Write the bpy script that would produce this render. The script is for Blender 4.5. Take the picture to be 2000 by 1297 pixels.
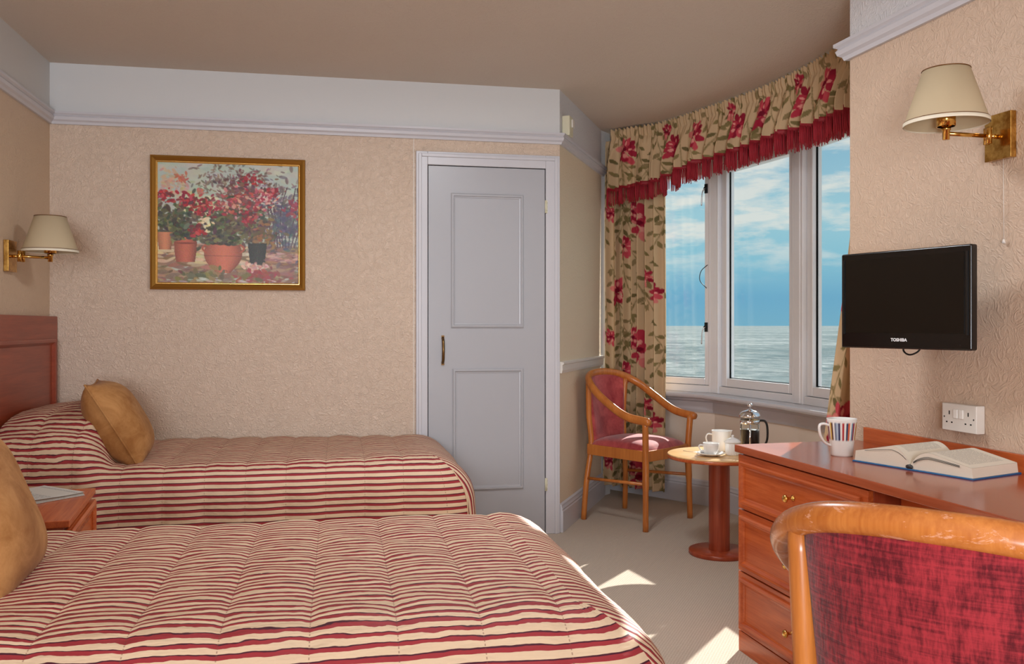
import bpy, bmesh, math, random
import numpy as np
from mathutils import Vector, Matrix
for o in list(bpy.data.objects): bpy.data.objects.remove(o)
PI = math.pi
TH = math.radians(11.14); CT, ST = math.cos(TH), math.sin(TH)
EYE = 1.15; CEIL = 2.462; YW = 4.752; XL = -1.413; RAIL = 2.155
def R2(p, z=0.0):            # survey frame (sideways, ahead of the tripod) -> room frame
    return Vector((p[0]*CT + p[1]*ST, -p[0]*ST + p[1]*CT, z))
# ------------------------------------------------ camera
cam_d = bpy.data.cameras.new('camera'); cam = bpy.data.objects.new('camera', cam_d)
bpy.context.scene.collection.objects.link(cam)
cam.location = (0, 0, EYE); cam.rotation_euler = (PI/2, 0, -TH)
cam_d.sensor_width = 36; cam_d.lens = 36*1720/2000; cam_d.shift_y = -12.5/2000
cam_d.clip_start = .05; cam_d.clip_end = 100000
sc = bpy.context.scene; sc.camera = cam
sc.view_settings.view_transform = 'Standard'; sc.view_settings.look = 'None'
sc.view_settings.exposure = 0.0; sc.view_settings.gamma = 1; sc.view_settings.use_curve_mapping = False
# ------------------------------------------------ world: hazy blue sky with streaks of cloud
W = bpy.data.worlds.new('sky'); sc.world = W; W.use_nodes = True
nt = W.node_tree; nt.nodes.clear()
def N(nt, t, **k):
    n = nt.nodes.new(t)
    for a, v in k.items():
        if a.startswith('i_'):
            key = a[2:]; key = int(key) if key.isdigit() else key.replace('_', ' ')
            n.inputs[key].default_value = v
        else: setattr(n, a, v)
    return n
def lin(c):
    return tuple([(x/255/12.92 if x/255 <= .04045 else ((x/255+.055)/1.055)**2.4) for x in c]) + (1,)
def ramp(nt, stops, src=None, interp='LINEAR'):
    r = N(nt, 'ShaderNodeValToRGB'); cr = r.color_ramp; cr.interpolation = interp
    while len(cr.elements) < len(stops): cr.elements.new(.5)
    for e, (p, c) in zip(cr.elements, stops): e.position = p; e.color = c
    if src is not None: nt.links.new(src, r.inputs[0])
    return r
def math_(nt, op, a, b=None, c=None):
    m = N(nt, 'ShaderNodeMath', operation=op)
    for i, x in enumerate((a, b, c)):
        if x is None: continue
        if isinstance(x, (int, float)): m.inputs[i].default_value = x
        else: nt.links.new(x, m.inputs[i])
    return m.outputs[0]
def mixc(nt, f, a, b, blend='MIX'):
    m = N(nt, 'ShaderNodeMix', data_type='RGBA', blend_type=blend)
    for i, x in ((0, f), (6, a), (7, b)):
        if isinstance(x, (int, float)): m.inputs[i].default_value = x
        elif isinstance(x, tuple): m.inputs[i].default_value = x
        else: nt.links.new(x, m.inputs[i])
    return m.outputs[2]
tc = N(nt, 'ShaderNodeTexCoord'); sx = N(nt, 'ShaderNodeSeparateXYZ'); nt.links.new(tc.outputs['Generated'], sx.inputs[0])
base = ramp(nt, [(0, lin((120, 178, 204))), (.03, lin((112, 174, 206))), (.07, lin((138, 196, 216))), (.12, lin((160, 206, 220))), (.2, lin((142, 188, 212))), (.5, lin((130, 170, 206)))], sx.outputs[2])
mp = N(nt, 'ShaderNodeMapping'); mp.inputs['Scale'].default_value = (5.5, 5.5, 24); nt.links.new(tc.outputs['Generated'], mp.inputs[0])
nz = N(nt, 'ShaderNodeTexNoise', i_Scale=1.9, i_Detail=10, i_Roughness=.62, i_Distortion=.15); nt.links.new(mp.outputs[0], nz.inputs['Vector'])
cl = ramp(nt, [(.44, (0, 0, 0, 1)), (.60, (1, 1, 1, 1))], nz.outputs[0])
hz = ramp(nt, [(.045, (0, 0, 0, 1)), (.10, (1, 1, 1, 1))], sx.outputs[2])
f = math_(nt, 'MULTIPLY', cl.outputs[0], hz.outputs[0]); f = math_(nt, 'MULTIPLY', f, .85)
colr = mixc(nt, f, base.outputs[0], lin((232, 232, 226)))
bg = N(nt, 'ShaderNodeBackground', i_Strength=1.0); nt.links.new(colr, bg.inputs[0])
wo = N(nt, 'ShaderNodeOutputWorld'); nt.links.new(bg.outputs[0], wo.inputs[0])
# ------------------------------------------------ sun and added fill lights out of view
def light(name, kind, loc, energy, color, target=None, **k):
    d = bpy.data.lights.new(name, kind); d.energy = energy; d.color = color
    for a, v in k.items(): setattr(d, a, v)
    o = bpy.data.objects.new(name, d); sc.collection.objects.link(o); o.location = loc
    if target is not None: o.rotation_euler = (Vector(target)-Vector(loc)).to_track_quat('-Z', 'Y').to_euler()
    return o
S = R2((.524, .852), .529)
light('sun', 'SUN', (5, 9, 6), 12.0, (1.0, .97, .92), target=Vector((5, 9, 6))-S, angle=math.radians(.5))
light('rear_fill_light', 'AREA', (-.80, -3.9, 1.6), 122, (.90, .97, 1.07), target=(-.1, 4.6, 1.15), shape='RECTANGLE', size=1.15, size_y=1.5)  # added soft fill from behind the camera, no window is modelled there
light('overhead_fill_light', 'AREA', R2((.0, 3.05), 2.42), 23, (.92, .97, 1.02), target=R2((.0, 3.05), 0), shape='DISK', size=.45)  # added overhead fill above the frame, no lamp fitting exists
light('bounce_fill_light', 'AREA', R2((.1, -.9), 1.0), 62, (.90, .97, 1.06), target=R2((.1, .1), 2.45), shape='DISK', size=.6)  # added fill bounced off the ceiling behind the camera, no real lamp

# ------------------------------------------------ materials
MATS = {}
def mat(name, color=(200, 200, 200), rough=.5, metal=0.0, spec=.5, bump=None, sheen=0, coat=0, fn=None):
    if name in MATS: return MATS[name]
    m = bpy.data.materials.new(name); m.use_nodes = True; t = m.node_tree
    b = t.nodes['Principled BSDF']
    b.inputs['Base Color'].default_value = lin(color); b.inputs['Roughness'].default_value = rough
    b.inputs['Metallic'].default_value = metal; b.inputs['Specular IOR Level'].default_value = spec
    b.inputs['Sheen Weight'].default_value = sheen; b.inputs['Coat Weight'].default_value = coat
    if bump:
        sc_, st, ds = bump
        c = N(t, 'ShaderNodeTexCoord'); n = N(t, 'ShaderNodeTexNoise', i_Scale=sc_, i_Detail=3)
        t.links.new(c.outputs['Object'], n.inputs['Vector'])
        bp = N(t, 'ShaderNodeBump', i_Strength=st, i_Distance=ds); t.links.new(n.outputs[0], bp.inputs['Height']); t.links.new(bp.outputs[0], b.inputs['Normal'])
    if fn: fn(t, b)
    MATS[name] = m; return m
def f_paper(c1, c2, scale=34, dist=.006, swirl=1.6):
    def fn(t, b):
        c = N(t, 'ShaderNodeTexCoord')
        n = N(t, 'ShaderNodeTexNoise', i_Scale=scale, i_Detail=2.5, i_Roughness=.6, i_Distortion=swirl); t.links.new(c.outputs['Object'], n.inputs['Vector'])
        v = N(t, 'ShaderNodeTexVoronoi', i_Scale=scale*1.7, feature='SMOOTH_F1'); t.links.new(n.outputs['Color'], v.inputs['Vector'])
        w = N(t, 'ShaderNodeTexNoise', i_Scale=scale*2.6, i_Detail=2); t.links.new(c.outputs['Object'], w.inputs['Vector'])
        rd = math_(t, 'ABSOLUTE', math_(t, 'SUBTRACT', n.outputs[0], .5))
        h = math_(t, 'ADD', math_(t, 'MULTIPLY', rd, 2.6), math_(t, 'MULTIPLY', w.outputs[0], .35))
        bp = N(t, 'ShaderNodeBump', i_Strength=.55, i_Distance=dist); t.links.new(h, bp.inputs['Height']); t.links.new(bp.outputs[0], b.inputs['Normal'])
        g = N(t, 'ShaderNodeTexNoise', i_Scale=2.2, i_Detail=3); t.links.new(c.outputs['Object'], g.inputs['Vector'])
        t.links.new(mixc(t, g.outputs[0], lin(c1), lin(c2)), b.inputs['Base Color'])
    return fn
def f_wood(c1, c2, axis=0, scale=1.0, stretch=14, worn=None):
    def fn(t, b):
        c = N(t, 'ShaderNodeTexCoord'); m = N(t, 'ShaderNodeMapping'); t.links.new(c.outputs['Object'], m.inputs[0])
        s = [stretch*scale]*3; s[axis] = 1.1*scale; m.inputs['Scale'].default_value = s
        n = N(t, 'ShaderNodeTexNoise', i_Scale=2.4, i_Detail=6, i_Roughness=.62, i_Distortion=.5); t.links.new(m.outputs[0], n.inputs['Vector'])
        m2 = N(t, 'ShaderNodeMapping'); t.links.new(c.outputs['Object'], m2.inputs[0]); s2 = [60*scale]*3; s2[axis] = 2.5*scale; m2.inputs['Scale'].default_value = s2
        n2 = N(t, 'ShaderNodeTexNoise', i_Scale=3, i_Detail=3); t.links.new(m2.outputs[0], n2.inputs['Vector'])
        k = math_(t, 'ADD', math_(t, 'MULTIPLY', n.outputs[0], .7), math_(t, 'MULTIPLY', n2.outputs[0], .3))
        r = ramp(t, [(.34, lin(c1)), (.66, lin(c2))], k)
        col = r.outputs[0]
        if worn:
            p = N(t, 'ShaderNodeTexNoise', i_Scale=13, i_Detail=8, i_Roughness=.75, i_Distortion=.8); m3 = N(t, 'ShaderNodeMapping'); m3.inputs['Scale'].default_value = (1, 1, 3.2)
            t.links.new(c.outputs['Object'], m3.inputs[0]); t.links.new(m3.outputs[0], p.inputs['Vector'])
            wr = ramp(t, [(.572, (0, 0, 0, 1)), (.61, (1, 1, 1, 1))], p.outputs[0])
            col = mixc(t, math_(t, 'MULTIPLY', wr.outputs[0], .75), col, lin(worn))
        t.links.new(col, b.inputs['Base Color'])
    return fn
def f_velvet(c1, c2, scale=9, st=.7, weave=0.0, warp=(1, 1, 1)):
    def fn(t, b):
        c = N(t, 'ShaderNodeTexCoord')
        m = N(t, 'ShaderNodeMapping'); m.inputs['Scale'].default_value = warp; t.links.new(c.outputs['Object'], m.inputs[0])
        n = N(t, 'ShaderNodeTexNoise', i_Scale=scale, i_Detail=7, i_Roughness=.68, i_Distortion=.6); t.links.new(m.outputs[0], n.inputs['Vector'])
        k = n.outputs[0]
        if weave:
            for sc3 in ((260, 9, 60), (60, 60, 10), (12, 12, 230)):
                q = N(t, 'ShaderNodeMapping'); q.inputs['Scale'].default_value = sc3; t.links.new(c.outputs['Object'], q.inputs[0])
                w = N(t, 'ShaderNodeTexNoise', i_Scale=1.0, i_Detail=3, i_Roughness=.6); t.links.new(q.outputs[0], w.inputs['Vector'])
                k = math_(t, 'ADD', k, math_(t, 'MULTIPLY', math_(t, 'SUBTRACT', w.outputs[0], .5), weave))
        r = ramp(t, [(.34, lin(c1)), (.68, lin(c2))], k); t.links.new(r.outputs[0], b.inputs['Base Color'])
        bp = N(t, 'ShaderNodeBump', i_Strength=st*.4, i_Distance=.004); t.links.new(k, bp.inputs['Height']); t.links.new(bp.outputs[0], b.inputs['Normal'])
    return fn
def f_carpet(t, b):
    c = N(t, 'ShaderNodeTexCoord'); m = N(t, 'ShaderNodeMapping'); m.inputs['Rotation'].default_value = (0, 0, .6); t.links.new(c.outputs['Object'], m.inputs[0])
    w = N(t, 'ShaderNodeTexWave', i_Scale=32, i_Distortion=2.2, i_Detail=2); w.inputs['Detail Scale'].default_value = 6; t.links.new(m.outputs[0], w.inputs['Vector'])
    w2 = N(t, 'ShaderNodeTexWave', i_Scale=32, i_Distortion=2.2, bands_direction='Y'); t.links.new(m.outputs[0], w2.inputs['Vector'])
    n = N(t, 'ShaderNodeTexNoise', i_Scale=240, i_Detail=2); t.links.new(c.outputs['Object'], n.inputs['Vector'])
    k = math_(t, 'ADD', math_(t, 'MULTIPLY', math_(t, 'MULTIPLY', w.outputs[1], w2.outputs[1]), .7), math_(t, 'MULTIPLY', n.outputs[0], .5))
    r = ramp(t, [(.15, lin((182, 166, 150))), (.95, lin((214, 200, 183)))], k); t.links.new(r.outputs[0], b.inputs['Base Color'])
    bp = N(t, 'ShaderNodeBump', i_Strength=.6, i_Distance=.004); t.links.new(k, bp.inputs['Height']); t.links.new(bp.outputs[0], b.inputs['Normal'])
QW = .95
def f_quilt(t, b):
    u = N(t, 'ShaderNodeUVMap'); s = N(t, 'ShaderNodeSeparateXYZ'); t.links.new(u.outputs[0], s.inputs[0])
    m = N(t, 'ShaderNodeMapping'); m.inputs['Scale'].default_value = (9, 22, 1); t.links.new(u.outputs[0], m.inputs[0])
    n = N(t, 'ShaderNodeTexNoise', i_Scale=1, i_Detail=3.5, i_Roughness=.55); t.links.new(m.outputs[0], n.inputs['Vector'])
    # puckering only where the cloth lies flat over the filling
    d = math_(t, 'ABSOLUTE', math_(t, 'SUBTRACT', s.outputs[1], QW/2))
    mk = N(t, 'ShaderNodeMapRange'); mk.inputs[1].default_value = QW/2-.06; mk.inputs[2].default_value = QW/2+.03; mk.inputs[3].default_value = .034; mk.inputs[4].default_value = .004
    t.links.new(d, mk.inputs[0])
    v = math_(t, 'ADD', s.outputs[1], math_(t, 'MULTIPLY', math_(t, 'SUBTRACT', n.outputs[0], .5), mk.outputs[0]))
    fr = math_(t, 'FRACT', math_(t, 'MULTIPLY', math_(t, 'ADD', v, 10.0), 1/.0275))
    cream, red, dark = lin((214, 188, 158)), lin((150, 48, 54)), lin((74, 28, 42))
    r = ramp(t, [(0, cream), (.55, red), (.88, dark)], fr, 'CONSTANT')
    fq = math_(t, 'FRACT', math_(t, 'MULTIPLY', math_(t, 'ADD', s.outputs[0], 10*.163), 1/.163))
    dd = math_(t, 'ABSOLUTE', math_(t, 'SUBTRACT', fq, .5))
    ln = math_(t, 'GREATER_THAN', dd, .492)
    # stitch holes along the quilting line
    st = math_(t, 'GREATER_THAN', math_(t, 'FRACT', math_(t, 'MULTIPLY', math_(t, 'ADD', s.outputs[1], 10.), 110)), .45)
    col = mixc(t, math_(t, 'MULTIPLY', math_(t, 'MULTIPLY', ln, st), .55), r.outputs[0], lin((120, 70, 60)))
    t.links.new(col, b.inputs['Base Color'])
    bp = N(t, 'ShaderNodeBump', i_Strength=.6, i_Distance=.02); t.links.new(n.outputs[0], bp.inputs['Height']); t.links.new(bp.outputs[0], b.inputs['Normal'])
def f_vcol(gain=1.0, bump=0):
    def fn(t, b):
        a = N(t, 'ShaderNodeVertexColor', layer_name='Col'); t.links.new(a.outputs[0], b.inputs['Base Color'])
        if bump:
            c = N(t, 'ShaderNodeTexCoord'); n = N(t, 'ShaderNodeTexNoise', i_Scale=bump, i_Detail=2); t.links.new(c.outputs['Object'], n.inputs['Vector'])
            bp = N(t, 'ShaderNodeBump', i_Strength=.3, i_Distance=.002); t.links.new(n.outputs[0], bp.inputs['Height']); t.links.new(bp.outputs[0], b.inputs['Normal'])
    return fn
def f_brass(t, b):
    c = N(t, 'ShaderNodeTexCoord'); n = N(t, 'ShaderNodeTexNoise', i_Scale=30, i_Detail=5, i_Roughness=.7); t.links.new(c.outputs['Object'], n.inputs['Vector'])
    r = ramp(t, [(.38, lin((166, 122, 56))), (.6, lin((216, 172, 96)))], n.outputs[0]); t.links.new(r.outputs[0], b.inputs['Base Color'])
def f_glass(t, b):
    out = t.nodes['Material Output']; t.nodes.remove(b)
    tr = N(t, 'ShaderNodeBsdfTransparent'); tr.inputs[0].default_value = (.97, .985, .98, 1)
    gl = N(t, 'ShaderNodeBsdfGlossy', i_Roughness=.02); fr = N(t, 'ShaderNodeLayerWeight', i_Blend=.5)
    mx = N(t, 'ShaderNodeMixShader'); t.links.new(math_(t, 'ADD', math_(t, 'MULTIPLY', math_(t, 'POWER', fr.outputs[1], 5.0), .5), .025), mx.inputs[0]); t.links.new(tr.outputs[0], mx.inputs[1]); t.links.new(gl.outputs[0], mx.inputs[2])
    t.links.new(mx.outputs[0], out.inputs[0])
def f_shade(t, b):
    out = t.nodes['Material Output']; tl = N(t, 'ShaderNodeBsdfTranslucent'); tl.inputs[0].default_value = lin((226, 208, 176))
    mx = N(t, 'ShaderNodeMixShader'); mx.inputs[0].default_value = .25; t.links.new(b.outputs[0], mx.inputs[1]); t.links.new(tl.outputs[0], mx.inputs[2]); t.links.new(mx.outputs[0], out.inputs[0])
def f_sea(t, b):
    c = N(t, 'ShaderNodeTexCoord')
    mpp = N(t, 'ShaderNodeMapping'); mpp.inputs['Scale'].default_value = (1.6, 1, 1); t.links.new(c.outputs['Object'], mpp.inputs[0])
    n = N(t, 'ShaderNodeTexNoise', i_Scale=.045, i_Detail=8, i_Roughness=.75, i_Distortion=.8); t.links.new(mpp.outputs[0], n.inputs['Vector'])
    n2 = N(t, 'ShaderNodeTexNoise', i_Scale=.003, i_Detail=8, i_Roughness=.7); t.links.new(c.outputs['Object'], n2.inputs['Vector'])
    k = math_(t, 'ADD', math_(t, 'MULTIPLY', n.outputs[0], .6), math_(t, 'MULTIPLY', n2.outputs[0], .45))
    r = ramp(t, [(.36, lin((88, 110, 114))), (.50, lin((116, 128, 129))), (.58, lin((146, 153, 152))), (.64, lin((184, 188, 185)))], k); t.links.new(r.outputs[0], b.inputs['Base Color'])
    bp = N(t, 'ShaderNodeBump', i_Strength=1, i_Distance=2.2); t.links.new(n.outputs[0], bp.inputs['Height']); t.links.new(bp.outputs[0], b.inputs['Normal'])
def f_paperprint(rows, c_paper, c_ink, w=.12):
    def fn(t, b):
        u = N(t, 'ShaderNodeUVMap'); s = N(t, 'ShaderNodeSeparateXYZ'); t.links.new(u.outputs[0], s.inputs[0])
        l = math_(t, 'LESS_THAN', math_(t, 'FRACT', math_(t, 'MULTIPLY', s.outputs[1], rows)), .45)
        n = N(t, 'ShaderNodeTexNoise', i_Scale=60, i_Detail=2); t.links.new(u.outputs[0], n.inputs['Vector'])
        l = math_(t, 'MULTIPLY', l, math_(t, 'GREATER_THAN', n.outputs[0], .42))
        for o_ in (0, 1):
            l = math_(t, 'MULTIPLY', l, math_(t, 'GREATER_THAN', s.outputs[o_], w)); l = math_(t, 'MULTIPLY', l, math_(t, 'LESS_THAN', s.outputs[o_], 1-w))
        t.links.new(mixc(t, math_(t, 'MULTIPLY', l, .8), lin(c_paper), lin(c_ink)), b.inputs['Base Color'])
    return fn
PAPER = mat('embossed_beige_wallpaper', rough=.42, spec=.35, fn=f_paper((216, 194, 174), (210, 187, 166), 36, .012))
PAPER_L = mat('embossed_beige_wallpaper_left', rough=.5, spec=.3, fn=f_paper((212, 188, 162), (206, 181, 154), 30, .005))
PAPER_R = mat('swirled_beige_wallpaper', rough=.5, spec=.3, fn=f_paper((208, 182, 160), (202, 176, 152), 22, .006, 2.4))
WHITE_R = mat('textured_white_paper', rough=.6, fn=f_paper((214, 212, 212), (208, 206, 208), 24, .006, 2.2))
WHITE = mat('white_wall_paint', (208, 208, 207), .6, bump=(60, .15, .002))
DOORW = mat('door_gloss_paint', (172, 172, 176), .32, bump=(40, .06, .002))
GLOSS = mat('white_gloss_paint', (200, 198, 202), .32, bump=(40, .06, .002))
FRAMEW = mat('white_upvc', (226, 226, 228), .3)
CEILM = mat('stippled_ceiling', rough=.8, fn=f_paper((210, 196, 182), (204, 189, 174), 55, .004, .8))
CARPET = mat('woven_beige_carpet', rough=.95, spec=.1, fn=f_carpet)
CHERRY = mat('cherry_wood', rough=.26, spec=.5, fn=f_wood((162, 68, 28), (200, 102, 50), 0))
CHERRYV = mat('cherry_wood_upright', rough=.3, fn=f_wood((134, 50, 26), (168, 76, 44), 2))
CHERRYY = mat('cherry_wood_across', rough=.3, fn=f_wood((128, 48, 28), (160, 72, 44), 1))
DESKTOP = mat('cherry_desk_top', rough=.16, spec=.6, fn=f_wood((146, 66, 36), (172, 88, 54), 0, .8))
BEECH = mat('honey_beech', rough=.28, fn=f_wood((166, 92, 36), (198, 122, 56), 2, 1, 10))
BEECHW = mat('worn_honey_beech', rough=.26, fn=f_wood((166, 90, 34), (200, 124, 58), 2, 1, 10, worn=(214, 158, 128)))
PALE = mat('pale_table_wood', rough=.25, fn=f_wood((214, 168, 112), (232, 192, 140), 0))
VELVET = mat('crushed_red_velvet', rough=.75, sheen=.25, spec=.2, fn=f_velvet((84, 6, 18), (156, 40, 48), 6, 1, .6))
VELVETF = mat('lit_red_velvet', rough=.75, sheen=.3, spec=.2, fn=f_velvet((134, 34, 40), (190, 84, 80), 9, .6))  # same red velvet as the other chair, light painted in as paler colour
GOLD = mat('gold_velvet', rough=.8, sheen=.05, spec=.15, fn=f_velvet((146, 96, 50), (188, 138, 86), 9, .6))
QUILT = mat('striped_quilt', rough=.62, spec=.25, fn=f_quilt)
FLORAL = mat('floral_curtain_cloth', rough=.75, spec=.15, fn=f_vcol(bump=300))
PAINTED = mat('painted_canvas', rough=.35, spec=.3, fn=f_vcol(bump=180))
CERAMV = mat('printed_ceramic', rough=.12, fn=f_vcol())
CERAM = mat('white_ceramic', (236, 234, 230), .12)
FRINGE = mat('crimson_fringe', (158, 24, 40), .7, bump=(200, .4, .002))
BRASS = mat('aged_brass', rough=.22, metal=1, fn=f_brass)
BRASSP = mat('polished_brass', (222, 176, 96), .16, 1)
BRONZE = mat('bronze_handle_metal', (120, 92, 58), .3, 1)
CHROME = mat('chrome', (230, 230, 232), .06, 1)
STEEL = mat('steel', (190, 190, 190), .25, 1)
GILT = mat('gilt_moulding', (176, 128, 56), .32, .75, bump=(90, .2, .002))
GILTB = mat('bright_gilt', (226, 186, 110), .25, .8)
GILTD = mat('dark_gilt', (112, 70, 26), .4, .5)
BLACK = mat('black_gloss_plastic', (14, 12, 12), .18)
SCREEN = mat('dark_screen', (20, 15, 10), .3, spec=.3)
BLACKM = mat('black_plastic', (16, 16, 16), .4)
DARK = mat('dark_gap', (12, 12, 12), .9, spec=.1)
GLASS = mat('clear_pane', fn=f_glass)
SHADE = mat('cream_lamp_shade', (214, 196, 162), .8, fn=f_shade)
SHADEIN = mat('pale_shade_lining', (232, 222, 200), .7)
COFFEE = mat('coffee', (26, 9, 5), .5, spec=.1)
BLUE = mat('blue_book_cloth', (14, 98, 156), .4)
PAGE = mat('page_edges', (228, 218, 200), .7, bump=(260, .4, .001))
PRINT = mat('printed_pages', (226, 218, 202), .7, fn=f_paperprint(34, (226, 218, 202), (150, 144, 136)))
NEWSP = mat('newsprint', (206, 204, 196), .8, fn=f_paperprint(26, (206, 206, 200), (80, 80, 84), .04))
PLAST = mat('white_plastic', (222, 214, 204), .35)
CREAMP = mat('cream_plastic', (216, 210, 182), .4)
SEA = mat('sea_water', rough=.9, spec=0.0, fn=f_sea)
TAPE = mat('crimson_tape', (146, 20, 34), .6)
SWHITE = mat('lettering_white', (232, 232, 232), .4)
GREYT = mat('grey_mark', (60, 56, 54), .5)

# ------------------------------------------------ mesh building
class MB:
    def __init__(s): s.v = []; s.f = []; s.m = []; s.uv = {}; s.col = None; s.sm = []
    def add(s, vs, fs, mi=0, uvs=None, smooth=False):
        o = len(s.v); s.v += [tuple(v) for v in vs]
        for i, f in enumerate(fs):
            if uvs is not None: s.uv[len(s.f)] = uvs[i]
            s.f.append([o+k for k in f]); s.m.append(mi); s.sm.append(smooth)
        return s
    def box(s, x0, x1, y0, y1, z0, z1, mi=0):
        v = [(x, y, z) for z in (z0, z1) for y in (y0, y1) for x in (x0, x1)]
        return s.add(v, [(0, 2, 3, 1), (4, 5, 7, 6), (0, 1, 5, 4), (2, 6, 7, 3), (0, 4, 6, 2), (1, 3, 7, 5)], mi)
    def prism(s, poly, z0, z1, mi=0):
        n = len(poly); v = [(x, y, z0) for x, y in poly]+[(x, y, z1) for x, y in poly]
        f = [tuple(range(n))[::-1], tuple(range(n, 2*n))]+[(i, (i+1) % n, n+(i+1) % n, n+i) for i in range(n)]
        return s.add(v, f, mi)
    def lathe(s, prof, n=40, c=(0, 0, 0), mi=0, a0=0, a1=2*PI, axis=None):
        full = abs(a1-a0-2*PI) < 1e-6; m = n if full else n+1
        v = []
        for r, z in prof:
            for k in range(m):
                a = a0+(a1-a0)*k/n; v.append(Vector((r*math.cos(a), r*math.sin(a), z)))
        if axis is not None:
            q = Vector((0, 0, 1)).rotation_difference(Vector(axis)); v = [q @ x for x in v]
        v = [x+Vector(c) for x in v]; f = []
        for i in range(len(prof)-1):
            for k in range(n):
                k2 = (k+1) % m; f.append((i*m+k, i*m+k2, (i+1)*m+k2, (i+1)*m+k))
        return s.add(v, f, mi, smooth=True)
    def tube(s, pts, rad, n=12, mi=0, caps=True, flat=None):
        P = [Vector(p) for p in pts]; rad = rad if isinstance(rad, (list, tuple)) else [rad]*len(P)
        v = []; f = []; up = None
        for i, p in enumerate(P):
            t = (P[min(i+1, len(P)-1)]-P[max(i-1, 0)]).normalized()
            if up is None:
                up = Vector((0, 0, 1)) if abs(t.z) < .95 else Vector((0, 1, 0))
            up = (up-t*up.dot(t)).normalized(); sd = t.cross(up)
            rr = rad[i]; ra, rb = rr if isinstance(rr, (tuple, list)) else (rr, rr)
            for k in range(n):
                a = 2*PI*k/n; v.append(p+sd*ra*math.cos(a)+up*rb*math.sin(a))
        for i in range(len(P)-1):
            for k in range(n): f.append((i*n+k, i*n+(k+1) % n, (i+1)*n+(k+1) % n, (i+1)*n+k))
        if caps: f += [tuple(range(n))[::-1], tuple(range((len(P)-1)*n, len(P)*n))]
        return s.add(v, f, mi, smooth=True)
    def grid(s, F, nu, nv, mi=0, uvf=None, smooth=True):
        v = [F(i/nu, j/nv) for j in range(nv+1) for i in range(nu+1)]
        f = [(j*(nu+1)+i, j*(nu+1)+i+1, (j+1)*(nu+1)+i+1, (j+1)*(nu+1)+i) for j in range(nv) for i in range(nu)]
        u = None
        if uvf:
            q = [uvf(i/nu, j/nv) for j in range(nv+1) for i in range(nu+1)]; u = [[q[k] for k in ff] for ff in f]
        return s.add(v, f, mi, uvs=u, smooth=smooth)
    def ribbon(s, pts, sect, mi=0, closed=False):
        """sweep a closed section (offset to the room side, z) along a plan polyline, room on the right"""
        P = [Vector((p[0], p[1])) for p in pts]; n = len(P); m = len(sect); v = []
        for i in range(n):
            ds = []
            if i > 0: ds.append((P[i]-P[i-1]).normalized())
            if i < n-1: ds.append((P[i+1]-P[i]).normalized())
            ns = [Vector((d.y, -d.x)) for d in ds]
            b = sum(ns, Vector((0, 0))).normalized(); k = 1/max(.3, b.dot(ns[0]))
            for o, z in sect: q = P[i]+b*k*o; v.append((q.x, q.y, z))
        f = [(i*m+j, i*m+(j+1) % m, (i+1)*m+(j+1) % m, (i+1)*m+j) for i in range(n-1) for j in range(m)]
        f += [tuple(range(m))[::-1], tuple(range((n-1)*m, n*m))]
        return s.add(v, f, mi)
    def build(s, name, mats, parent=None, bevel=0, seg=2, fix=True, loc=None, rz=0, weld=False, color=None, subsurf=0, autosmooth=False):
        me = bpy.data.meshes.new(name); me.from_pydata(s.v, [], s.f)
        mats = mats if isinstance(mats, (list, tuple)) else [mats]
        for m in mats: me.materials.append(m)
        me.polygons.foreach_set('material_index', s.m); me.polygons.foreach_set('use_smooth', s.sm)
        if s.uv:
            ul = me.uv_layers.new(name='UVMap')
            for pi, u in s.uv.items():
                for k, li in enumerate(me.polygons[pi].loop_indices): ul.data[li].uv = u[k]
        if color is not None:
            ca = me.color_attributes.new('Col', 'FLOAT_COLOR', 'POINT')
            ca.data.foreach_set('color', np.asarray(color, np.float32).ravel())
        me.update()
        if fix:
            bm = bmesh.new(); bm.from_mesh(me)
            if weld: bmesh.ops.remove_doubles(bm, verts=bm.verts, dist=1e-5)
            bmesh.ops.recalc_face_normals(bm, faces=bm.faces); bm.to_mesh(me); bm.free()
        o = bpy.data.objects.new(name, me); sc.collection.objects.link(o)
        if parent: o.parent = parent
        if loc is not None: o.location = loc
        o.rotation_euler.z = rz
        if bevel:
            b = o.modifiers.new('bevel', 'BEVEL'); b.width = bevel; b.segments = seg; b.limit_method = 'ANGLE'; b.angle_limit = .6
            for p in me.polygons: p.use_smooth = True
            w = o.modifiers.new('wn', 'WEIGHTED_NORMAL'); w.keep_sharp = True
        if subsurf:
            b = o.modifiers.new('sub', 'SUBSURF'); b.levels = subsurf; b.render_levels = subsurf
        return o
def tag(o, label, cat, group=None, kind=None):
    o['label'] = label; o['category'] = cat
    if group: o['group'] = group
    if kind: o['kind'] = kind
    return o
def thing(name, loc, rz, label, cat, group=None):
    o = bpy.data.objects.new(name, None); sc.collection.objects.link(o); o.location = loc; o.rotation_euler.z = rz
    o.empty_display_size = .1
    return tag(o, label, cat, group)
def struct(o, label, cat): return tag(o, label, cat, kind='structure')
def cr(P, n=8):
    P = [Vector(p) for p in P]; P = [2*P[0]-P[1]]+P+[2*P[-1]-P[-2]]; o = []
    for i in range(1, len(P)-2):
        for k in range(n):
            t = k/n; a, b, c, d = P[i-1:i+3]
            o.append(.5*((2*b)+(c-a)*t+(2*a-5*b+4*c-d)*t*t+(3*b-a-3*c+d)*t**3))
    o.append(P[-2]); return o
def sstep(x): x = min(1, max(0, x)); return x*x*(3-2*x)
def wx(px, py):            # a point of the back wall seen at that survey angle
    t = (px-1000)/1720; d = YW/(CT-t*ST); return d*(t*CT+ST), EYE-(py-636)*d/1720
def bezier_closed(o): pass

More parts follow.
